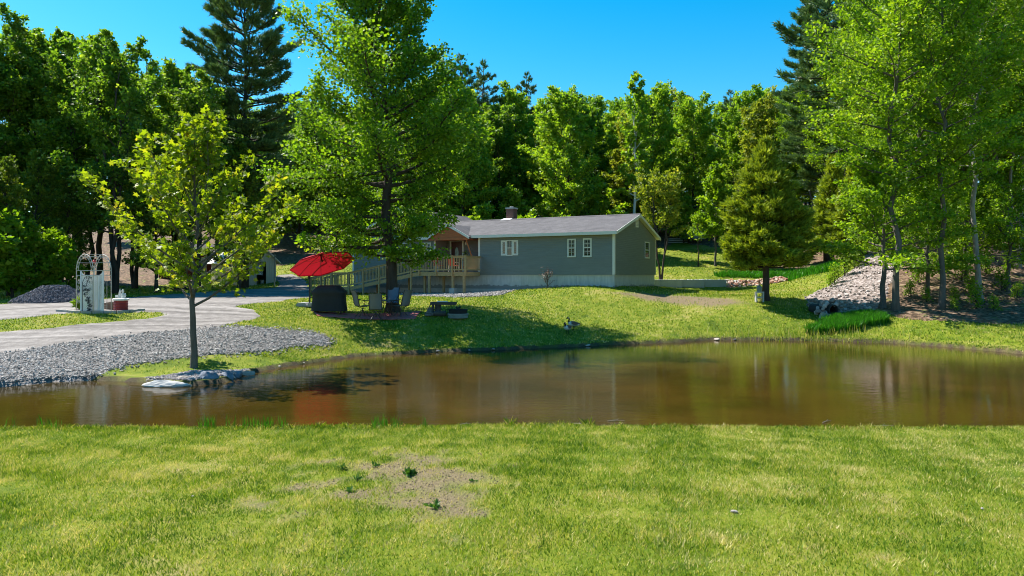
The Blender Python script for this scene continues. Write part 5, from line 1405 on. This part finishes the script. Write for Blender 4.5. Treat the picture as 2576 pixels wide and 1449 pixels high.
# leafy perennials in the bed
HOSTA = leafmat('perennial_leaves', [(.12, .22, .01), (.22, .34, .02), (.34, .44, .05)], .4, (1.2, 1.15, .5))
def perennial(x, y, h, n, label, wide=.25):
    r = np.random.default_rng(int(abs(x) * 1000)); o = thing('perennial_plant', label, 'plant', (x, y, g1(x, y)), 0, 'leafy plants in the arbor bed')
    a = r.uniform(0, 6.28, n); tl = r.uniform(.1, 1, n)
    d_ = np.stack([np.cos(a) * tl, np.sin(a) * tl, 1.3 - tl * .6], -1)
    pos = np.stack([np.cos(a), np.sin(a), 0 * a], -1) * (wide * .3 * r.uniform(0, 1, n))[:, None] + np.array([0, 0, 1.0]) * (h * r.uniform(.1, .75, n))[:, None]
    inst(leaf_mesh('leaves', pos, d_ * 2.5, h * r.uniform(.3, .5, n), r.uniform(0, 1, n), T_DIAM * np.array([.5, 1, 1]), HOSTA, r, droop=.1), 'leaves', o)
    m_ = MB()
    for i in range(8):
        j = i * 2 * PI / 8; m_.tube([(0, 0, -.03), (math.cos(j) * wide * .3, math.sin(j) * wide * .3, h * .7)], .008, 4)
    m_.build('stems', plain('plant_stem', (.10, .2, .03)) if 'plant_stem' not in bpy.data.materials else bpy.data.materials['plant_stem'], o)
    return o
for cx_, cy_, h_, n_, lb in [(1060, 995, .52, 90, 'tall yellow-green leafy clump at the left end of the arbor bed'), (1130, 985, .62, 80, 'tallest leafy clump against the left post of the arbor'), (1230, 1000, .34, 60, 'low leafy clump in front of the lattice')]:
    q = unproj(*K3(cx_, cy_)); perennial(q[0], q[1] + .15, h_, n_, lb)

# gravel pile
q = unproj(*K3(650, 880)); cxp, cyp = q[0], 38.5
gp_n = 60; aa = np.linspace(-1, 1, gp_n); GPX, GPY = np.meshgrid(aa, aa)
rad = np.sqrt(GPX ** 2 + GPY ** 2)
hgt = np.clip(1.0 - rad ** 1.3, -.12, 1) * (1 + .12 * np.sin(GPX * 5 + 1)) + .03 * fnoise(GPX * 9, GPY * 9, 1, 3)
hgt = np.minimum(hgt, .84 + .05 * fnoise(GPX * 4, GPY * 4, 1, 3))
wx_, wy_ = cxp + GPX * 2.2, cyp + GPY * 1.7
pid = np.arange(gp_n * gp_n).reshape(gp_n, gp_n); pq = np.stack([pid[:-1, :-1], pid[:-1, 1:], pid[1:, 1:], pid[1:, :-1]], -1).reshape(-1, 4)
pile = thing('gravel_pile', 'low heap of dark grey crushed gravel beside the driveway', 'gravel pile', (0, 0, 0))
DARKG = stonemat('dark_gravel', [(0.03, 0.03, 0.045), (0.07, 0.07, 0.085), (0.13, 0.125, 0.145), (0.28, 0.26, 0.28)])
gz_ = zg(wx_, wy_) + hgt * 1.05
inst(np_mesh('heap', np.stack([wx_.ravel(), wy_.ravel(), gz_.ravel()], -1), pq, plain('dark_gravel_fines', (.085, .08, .095), .95, .5, 9, .9, dist=.05), smooth=True), 'heap', pile)
r = np.random.default_rng(5); a_ = r.uniform(0, 6.28, 5200); b_ = np.sqrt(r.uniform(0, .95, 5200))
X, Y = np.cos(a_) * b_, np.sin(a_) * b_
ii = np.clip(((X + 1) / 2 * (gp_n - 1)).round().astype(int), 0, gp_n - 1); jj = np.clip(((Y + 1) / 2 * (gp_n - 1)).round().astype(int), 0, gp_n - 1)
sz_ = r.uniform(.025, .07, 5200)
ctr = np.stack([cxp + X * 2.2, cyp + Y * 1.7, gz_[jj, ii] + .012], -1)
V = ctr[:, None] + OCT[None] * (r.uniform(.5, 1.2, (5200, 6, 1)) * sz_[:, None, None])
o_ = inst(np_mesh('pile_stones', V.reshape(-1, 3), (OCF[None] + 6 * np.arange(5200)[:, None, None]).reshape(-1, 3), DARKG, dict(v=np.repeat(r.uniform(0, 1, 5200), 6))), 'pile_stones', pile); o_["kind"] = 'stuff'

# ---------------------------------------------------------------- shed and small buildings
sq = P(K4(1525, 915)[0], K4(1525, 915)[1], 60.5)
SHW, SHL = 2.8, 6.4
sang = math.radians(48)
shed = thing('shed', 'small tan board shed with bright metal gable roof and open doorway', 'shed', (sq[0], 60.5, g1(sq[0], 60.5)), sang)
TAN = plain('tan_boards', (0.55, 0.49, 0.39), 0.8, 0.2, 4, 0.2, stretch=(6, 6, .5)); METALR = plain('bright_metal_roof', (0.80, 0.80, 0.80), 0.35, 0.06, 2, 0.05, metal=.2)
def sboard(x0, x1, z0, z1a, z1b):   # front board (plane y=0)
    return MB().prism([(x0, z0), (x1, z0), (x1, z1b), (x0, z1a)], -.02, .0).build('board', TAN, shed)
top = lambda x: 2.2 + (1.25 * (1 - abs(x - SHW / 2) / (SHW / 2)))
nb = 18
for i in range(nb):
    x0, x1 = i * SHW / nb + .006, (i + 1) * SHW / nb - .006; xm = (x0 + x1) / 2
    z0 = 2.12 if 0.9 < xm < 1.85 else .05
    sboard(x0, x1, z0, top(x0), top(x1))
for i in range(26):
    y0 = i * SHL / 26; MB().bx(-.02, 0.0, y0 + .006, y0 + SHL / 26 - .006, .05, 2.2).build('board', TAN, shed)
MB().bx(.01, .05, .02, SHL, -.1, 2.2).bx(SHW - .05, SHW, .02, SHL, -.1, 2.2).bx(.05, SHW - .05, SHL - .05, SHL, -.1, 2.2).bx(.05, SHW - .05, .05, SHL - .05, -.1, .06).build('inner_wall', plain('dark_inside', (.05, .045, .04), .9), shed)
sr = MB().prism([(-.3, 2.02), (SHW / 2, 3.52), (SHW + .3, 2.02), (SHW + .3, 1.96), (SHW / 2, 3.45), (-.3, 1.96)], -.35, SHL + .3).build('roof', METALR, shed)
for i in range(11):
    yy = -.3 + i * .66; MB().prism([(-.31, 2.025), (SHW / 2, 3.545), (SHW / 2, 3.5), (-.31, 1.99)], yy, yy + .04).build('seam', METALR, sr)
for x in (.86, 1.84): MB().bx(x, x + .08, -.05, -.022, 0, 2.16).build('door_post', TAN, shed)
ml = MB()
for c0 in np.arange(-1, 2.3, .17): ml.bar((.95, .4, max(.95, 1.2 + c0 * .8)), (1.8, .4, min(1.95, 1.9 + c0 * .8)), .02, .03)
for c0 in np.arange(-1, 2.3, .17): ml.bar((1.8, .42, max(.95, 1.2 + c0 * .8)), (.95, .42, min(1.95, 1.9 + c0 * .8)), .02, .03)
o_ = ml.build('door_lattice', LATT, shed); o_["kind"] = 'stuff'
sch = thing('stored_chair', 'metal chair standing inside the shed doorway', 'chair', tuple(shed.matrix_world @ Vector((0, 0, 0))))
ca, sa = math.cos(sang), math.sin(sang)
def shw(x, y, z=0): return (sq[0] + ca * x - sa * y, 60.5 + sa * x + ca * y, shed.location.z + z)
sch.location = shw(1.2, .75, .07); sch.rotation_euler = (0, 0, sang)
MB().bx(-.2, .2, -.2, .2, .4, .44).build('seat', ALU, sch); MB().tube([(-.2, .2, 0), (-.2, .2, .85), (.2, .2, .85), (.2, .2, 0)], .015, 6).build('back_frame', ALU, sch); MB().tube([(-.2, -.2, 0), (-.2, -.2, .42)], .015, 6).tube([(.2, -.2, 0), (.2, -.2, .42)], .015, 6).build('front_legs', ALU, sch)
bk = thing('bucket', 'pale bucket standing in the shed doorway', 'bucket', shw(1.65, .3, .07))
MB().lathe([(.12, 0), (.16, .4), (.165, .42), (.145, .42), (.11, .03)], 14).build('body', plain('pale_bucket', (.45, .40, .36), .6), bk); MB().tube([(-.15, 0, .4), (-.1, 0, .55), (.1, 0, .55), (.15, 0, .4)], .006, 4).build('handle', IRON, bk)
q = P(K4(1992, 800)[0], K4(1992, 800)[1], 58); po = thing('wooden_post', 'thin pale wooden post standing right of the shed', 'post', (q[0], 58, g1(q[0], 58)))
MB().bx(-.045, .045, -.045, .045, -.2, 2.55).build('shaft', plain('post_wood', (.30, .27, .22), .8), po); MB().bx(-.07, .07, -.07, .07, 2.55, 2.6).build('cap', TRIM, po)
# dark red outbuilding mostly hidden by leaves
rb_ = thing('red_outbuilding', 'dark red clapboard outbuilding half hidden behind trees left of the shed', 'shed', G(470, 66), .25)
REDW = plain('barn_red', (.15, .03, .025), .8, .2, 4, .2); 
MB().bx(-2.4, 2.4, 0, 3, -.3, 2.3).build('wall', REDW, rb_)
for i in range(14): MB().prism([(0, -.1 + i * .17), (-.025, -.1 + i * .17), (-.006, .07 + i * .17), (0, .07 + i * .17)], -2.4, 2.4, 'x').build('clapboard', REDW, rb_)
MB().prism([(-.3, 2.15), (1.5, 3.2), (3.3, 2.15), (3.3, 2.07), (1.5, 3.1), (-.3, 2.07)], -2.6, 2.6, 'x').build('roof', SHINGLE, rb_)
MB().bx(.9, 1.75, -.05, -.026, -.1, 1.95).build('door', plain('grey_door', (.35, .36, .36), .6), rb_)
# logs lying by the drive
lg = thing('log_heap', 'small heap of split logs on the ground left of the shed', 'logs', G(475, 56))
for i in range(9): MB().lathe([(.001, -.45), (.11, -.45), (.12, 0), (.11, .45), (.001, .45)], 8).build('log', WEATH, lg, loc=((i % 5) * .32 - .6, (i * 37 % 10) * .03, .1 + .18 * (i // 5)), rot=(0, PI / 2, .3 * math.sin(i * 3)))

# ---------------------------------------------------------------- retaining wall and stone bank
rw = thing('retaining_wall', 'low wall of large grey concrete blocks beside the house', 'wall', (0, 0, 0))
wl0, wl1 = px_x(1600, 55), px_x(1824, 56)
nblk = 4; L_ = (wl1 - wl0) / nblk
RWB = plain('wall_block', (0.36, 0.35, 0.335), 0.9, 0.18, 1.2, 0.25)
for i in range(nblk):
    xa = wl0 + i * L_; D_ = 55 + (i + .5) / nblk; zb_ = g1(xa + L_ / 2, D_)
    MB().box((xa + L_ / 2, D_, 2.22), (L_ - .02, .6, .78), .012).build('block', RWB, rw, bevel=.025)
X = RNG.uniform(wl0 - .5, wl1 + 4, 2500); Y = RNG.uniform(56.15, 57.0, 2500)
PALEG = stonemat('white_gravel', [(.5, .48, .46), (.68, .66, .63), (.8, .78, .76)])
pebbles('white_gravel', X, Y, RNG.uniform(.04, .1, 2500), PALEG, 'strip of white gravel along the top of the block wall', zoff=.06)
REDROCK = [plain('red_rock_%d' % i, c, .85, .3, 5, .4, dist=.03) for i, c in enumerate([(.34, .15, .085), (.42, .27, .19), (.28, .15, .11), (.46, .36, .29)])]
RM = [rockmesh('stone', i, REDROCK[i % 4], 1) for i in range(8)]
sb_ = thing('stone_bank', 'bank of reddish fieldstones continuing the block wall', 'stone bank', (0, 0, 0))
r_ = random.Random(3)
for i in range(170):
    u = r_.random(); x = wl1 + .1 + u * 4.6; y = 55.3 + r_.uniform(0, 1.0); hmax = .62 * (1 - .55 * u)
    inst(RM[r_.randrange(8)], 'stone', sb_, (x, y, g1(x, 54.9) + max(0.03, hmax * (y - 55.2))), (r_.uniform(-.3, .3), r_.uniform(-.3, .3), r_.uniform(0, 6)), [r_.uniform(.25, .5)] * 3)

# rubble slope: 300 stones picked out, the rest loose fill
GREYR = [plain('rubble_%d' % i, c, .85, .3, 6, .4, dist=.03) for i, c in enumerate([(.34, .29, .275), (.46, .41, .395), (.24, .20, .18), (.20, .17, .15)])]
RG = [rockmesh('stone', 20 + i, GREYR[i % 4], 1) for i in range(8)]
X, Y = scatter(RIP, 6000, rip_sd)
zz_ = zg(X, Y)
order = np.argsort(Y)
for i in range(300):
    j = order[int(i / 300 * min(len(order) - 1, 2600))]
    s_ = r_.uniform(.18, .34) if Y[j] < 39 else r_.uniform(.12, .22)
    inst(RG[r_.randrange(8)], 'stone', riprap, (X[j], Y[j], zz_[j] + .09), (r_.uniform(-.4, .4), r_.uniform(-.4, .4), r_.uniform(0, 6)), [s_] * 3)
o_ = pebbles('loose_stones', X[:4600], Y[:4600], RNG.uniform(.04, .10, min(4600, len(X))), PINKST, None, parent=riprap, zoff=.05)

# culvert
cq = P(*K5(2243, 918), 35.2)
cu = thing('culvert_pipe', 'dark round drain pipe mouth set in the rubble above the tall grass', 'pipe', (cq[0], 35.2, cq[2]), .25)
PIPE = plain('dark_pipe', (.03, .03, .03), .6)
m_ = MB(); NN = 22; vs, fs = [], []
for y, r1 in ((0, .27), (0, .235), (1.6, .235), (1.6, .27)):
    for k_ in range(NN): vs.append((r1 * math.cos(2 * PI * k_ / NN), y, r1 * math.sin(2 * PI * k_ / NN)))
for i in range(3):
    for k_ in range(NN): fs.append((i * NN + k_, i * NN + (k_ + 1) % NN, (i + 1) * NN + (k_ + 1) % NN, (i + 1) * NN + k_))
for k_ in range(NN): fs.append((3 * NN + k_, 3 * NN + (k_ + 1) % NN, (k_ + 1) % NN, k_))
m_.add(vs, fs).build('pipe', PIPE, cu)
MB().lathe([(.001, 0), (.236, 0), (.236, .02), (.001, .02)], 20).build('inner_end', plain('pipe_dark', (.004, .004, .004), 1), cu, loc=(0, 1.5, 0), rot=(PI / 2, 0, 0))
for i in range(26):     # bank stones round the mouth
    a = r_.uniform(-.4, PI + .4); rr = r_.uniform(.40, .75)
    inst(RG[r_.randrange(8)], 'stone', cu, (rr * math.cos(a), r_.uniform(.05, .5), rr * math.sin(a) * .75), (r_.uniform(0, 3), r_.uniform(0, 3), r_.uniform(0, 6)), [r_.uniform(.25, .42)] * 3)
q = unproj(*K5(2165, 1010)); sl_ = thing('stone_slab', 'tilted tan stone slab below the drain pipe', 'stone', (q[0], q[1], g1(*q)), .2)
MB().prism([(-.42, -.05), (.45, -.05), (.36, .16), (-.30, .30)], -.10, .12).build('slab', plain('tan_slab', (.42, .33, .23), .85, .2), sl_, bevel=.02)
# concrete stand with lantern at the evergreen
q = G(1910, 37.6); cs = thing('garden_lantern', 'small grey lantern on a concrete stand leaning by the evergreen trunk', 'lantern', q)
for x in (-.2, .16): MB().bx(x, x + .06, -.12, .12, 0, .5).build('leg', CONC, cs)
MB().bx(-.2, .22, -.13, .13, .50, .56).build('top', CONC, cs); MB().bx(-.13, .15, -.1, .1, .23, .28).build('shelf', CONC, cs)
MB().lathe([(.13, .56), (.14, .74), (.15, .76), (.12, .84), (.02, .92)], 12).build('lantern', plain('green_grey_metal', (.14, .19, .19), .5), cs)

# shore rocks at the young maple
ROCKW = plain('white_rock', (0.46, 0.44, 0.42), .85, .22, 4, .4, dist=.03); ROCKB = plain('blue_grey_rock', (0.16, 0.18, 0.22), .8, .35, 4, .5, dist=.03); ROCKT = plain('tan_rock', (0.34, 0.29, 0.25), .85, .3, 4, .4, dist=.03)
def rock(px, py, s, mat, label, seed, rz, flat):
    me = rockmesh('rock', seed, mat, 3, 1.0); q = w0(px, py)
    o = link(bpy.data.objects.new('rock', me), None, (q[0], q[1], s[2] * flat), (0, 0, rz)); o.scale = s
    return tag(o, label, 'rock', 'rocks on the stony shore')
rock(418, 972, (1.35, .62, .30), ROCKW, 'flat white rock at the waterline left of the young maple', 71, .1, .12)
rock(455, 963, (.62, .45, .30), ROCKT, 'low tan rock behind the flat white rock', 72, .4, .2)
rock(400, 962, (.75, .35, .22), ROCKT, 'long brownish rock behind the left end of the flat white rock', 77, .0, .2)
rock(519, 962, (.68, .55, .52), ROCKB, 'rounded blue-grey boulder just right of the young maple trunk', 73, .2, .15)
rock(572, 955, (.52, .45, .36), ROCKB, 'blue-grey boulder in the water right of the rounded boulder', 74, 1.2, .15)
rock(597, 949, (.46, .38, .34), ROCKB, 'dark grey rock against the last tan shore rock', 75, 2.0, .2)
rock(617, 944, (.60, .32, .26), ROCKT, 'pale tan rock at the right end of the stony shore', 76, .6, .2)
for i, (px, py, s_) in enumerate([(1100,887,.2),(1240,882,.25),(1180,885,.18),(1512,868,.22),(1480,872,.3),(1805,857,.42),(1868,856,.55),(1850,857,.25),(700,927,.2),(760,917,.18),(1010,890,.16),(1620,865,.22),(940,895,.18)]):
    q = w0(px, py); o = link(bpy.data.objects.new('shore_stone', rockmesh('shore_stone', 200 + i, ROCKT, 2)), None, (q[0], q[1] + .12, .05), (0, 0, i)); o.scale = (s_, s_ * .7, s_ * .5)
    tag(o, 'small pale stone on the muddy edge of the far bank', 'stone', 'stones along the far bank')
for i, (px, py, s_) in enumerate([(1848,1297,.10),(2470,1283,.07),(485,1252,.05)]):
    q = unproj(px, py); o = link(bpy.data.objects.new('lawn_stone', rockmesh('lawn_stone', 230 + i, ROCKT, 2)), None, (q[0], q[1], g1(*q) + .02), (0, 0, i)); o.scale = (s_, s_ * .7, s_ * .5)
    tag(o, 'small pale stone lying in the grass of the near lawn', 'stone', 'stones in the near lawn')
# dry shrub in front of the skirting
DRYL = leafmat('dry_leaves', [(.16, .10, .09), (.30, .20, .18), (.42, .30, .27)], .2, (1, 1, 1))
m = broadleaf(131, 1.15, .022, .1, .8, pl((0, 1), (1, .6)), .62, (.6, 1.3), 14, 7, 5, .075, DRYL, BARK)
xs_, _z = hp(*K2(1020, 1035), ly=-.5); w_ = hw(xs_, -.55); plant_tree('dry_shrub', m, (w_[0], w_[1], g1(w_[0], w_[1])), 'small withered pinkish shrub in front of the white skirting', 'shrub')
# potted plant on the deck
xs_, _z = hp(*K1(2215, 600), ly=.6); m = broadleaf(132, .7, .012, .2, .9, pl((0, 1), (1, .7)), .38, (.2, 1.2), 9, 8, 7, .085, L_DARK, BARK)
pp_ = thing('potted_plant', 'spindly dark-leaved potted plant on the deck beside the door', 'plant', hw(xs_, .6, DF + .0), 0)
MB().lathe([(.12, 0), (.17, .38), (.18, .40), (.15, .40), (.11, .03)], 16).build('pot', plain('clay_pot', (.3, .14, .08), .8), pp_); inst(m[0], 'stems', pp_, (0, 0, .5)); inst(m[1], 'leaves', pp_, (0, 0, .5))
# weeds in the bare patch
WEED = leafmat('weed_leaves', [(.03, .09, .01), (.07, .17, .015), (.13, .25, .03)], .25, (1.1, 1.1, .5))
for i, (px, py, h_, n_) in enumerate([(1093,1278,.09,26),(1030,1196,.10,60),(900,1212,.08,18),(880,1240,.08,16),(862,1186,.09,24),(945,1180,.07,14),(1185,1215,.06,14)]):
    q = unproj(px, py); r = np.random.default_rng(300 + i)
    a = r.uniform(0, 6.28, n_); e = r.uniform(.1, .9, n_)
    d_ = np.stack([np.cos(a) * np.cos(e), np.sin(a) * np.cos(e), np.sin(e)], -1) * 3
    o = thing('weed', 'leafy green weed rosette growing in the bare patch of the near lawn', 'weed', (q[0], q[1], g1(*q)), 0, 'weeds in the bare patch')
    inst(leaf_mesh('leaves', r.normal(0, .025, (n_, 3)) * [1, 1, .3] + [0, 0, .02], d_, h_ * r.uniform(.7, 1.1, n_), r.uniform(0, 1, n_), T_DIAM * [.6, 1, 1], WEED, r, droop=.0), 'leaves', o)
    MB().tube([(0, 0, -.03), (0, 0, .03)], .01, 5).build('root', BARK, o)
# grass clumps and sticks at the near edge
for px, lab, sd in ((1285, 'ragged green grass clump standing in the near shallows', 1), (1484, 'grass clump with bent stems right of the other clump in the near shallows', 2)):
    r = np.random.default_rng(sd); n_ = 46; D_ = 13.62; x0_ = px_x(px, D_)
    o = thing('grass_clump', lab, 'grass clump', (x0_, D_, -.03))
    a = r.uniform(0, 6.28, n_); h_ = r.uniform(.14, .32, n_); ln = r.uniform(.1, .75, n_); w_ = .008
    B0 = r.normal(0, .03, (n_, 2)); V = np.empty((n_, 5, 3)); T2 = B0 + np.stack([np.cos(a), np.sin(a)], -1) * (ln * h_)[:, None]; M2 = B0 * .6 + T2 * .4
    for k_, (b2, hh_, s_) in enumerate(((B0, 0 * h_, -1), (B0, 0 * h_, 1), (M2, h_ * .65, .8), (T2, h_, 0), (M2, h_ * .65, -.8))):
        V[:, k_] = np.concatenate([b2 + np.stack([-np.sin(a), np.cos(a)], -1) * w_ * s_ / 2, hh_[:, None]], 1)
    inst(np_mesh('blades', V.reshape(-1, 3), np.arange(5 * n_).reshape(n_, 5), GRASS_M, dict(v=np.repeat(r.uniform(0, 1, n_), 5))), 'blades', o)
    MB().lathe([(.05, -.04), (.045, .03), (.01, .05)], 8).build('root_ball', BARK_D, o)
STICK = plain('dry_stick', (.34, .28, .20), .8)
for i, (px, py, dx_, dy_) in enumerate([(1550,1060,.36,.02),(1455,1068,.22,-.06),(1330,1070,.25,.02),(2220,1073,.45,.02),(2080,1062,.26,.10),(1170,1068,.2,.04)]):
    q = w0(px, py); o = thing('stick', 'thin pale stick floating at the near edge of the pond', 'stick', (q[0], q[1], .012), 0, 'sticks at the near pond edge')
    MB().tube([(-dx_ / 2, -dy_, 0), (0, .01, .01), (dx_ / 2, dy_, .0)], [.009, .008, .004], 5).build('stem', STICK, o); MB().tube([(0, .01, .01), (dx_ * .2, .08, .03)], [.005, .003], 4).build('twig', STICK, o)
# clutter beyond the crest of the upper lawn
q = G(1706, 82); lu = thing('lumber_stack', 'stack of pale boards beyond the crest of the upper lawn', 'lumber', q, .1)
for i in range(9): MB().box((r_.uniform(-.1, .1), (i % 3) * .22, .1 + .2 * (i // 3)), (2.2, .2, .09)).build('board', plain('pale_lumber', (.42, .38, .33), .8) if i == 0 else bpy.data.materials['pale_lumber'], lu)
q = G(1741, 82); tr_ = thing('utility_trailer', 'blue-grey box trailer standing beyond the upper lawn', 'trailer', q, .15)
BLU = plain('blue_grey_panel', (.20, .27, .32), .6)
MB().bx(-1.1, 1.1, -.7, .7, .45, 1.35).build('box', BLU, tr_); MB().bx(-1.12, 1.12, -.72, .72, 1.35, 1.42).build('lid', plain('dark_lid', (.07, .09, .12), .6), tr_)
for x in (-.5, .5): MB().lathe([(.26, -.08), (.28, 0), (.26, .08)], 16).build('wheel', BLACKM, tr_, loc=(x, -.78, .3), rot=(PI / 2, 0, 0))
MB().bar((1.1, 0, .4), (2.0, 0, .35), .08).build('drawbar', BLACKM, tr_)
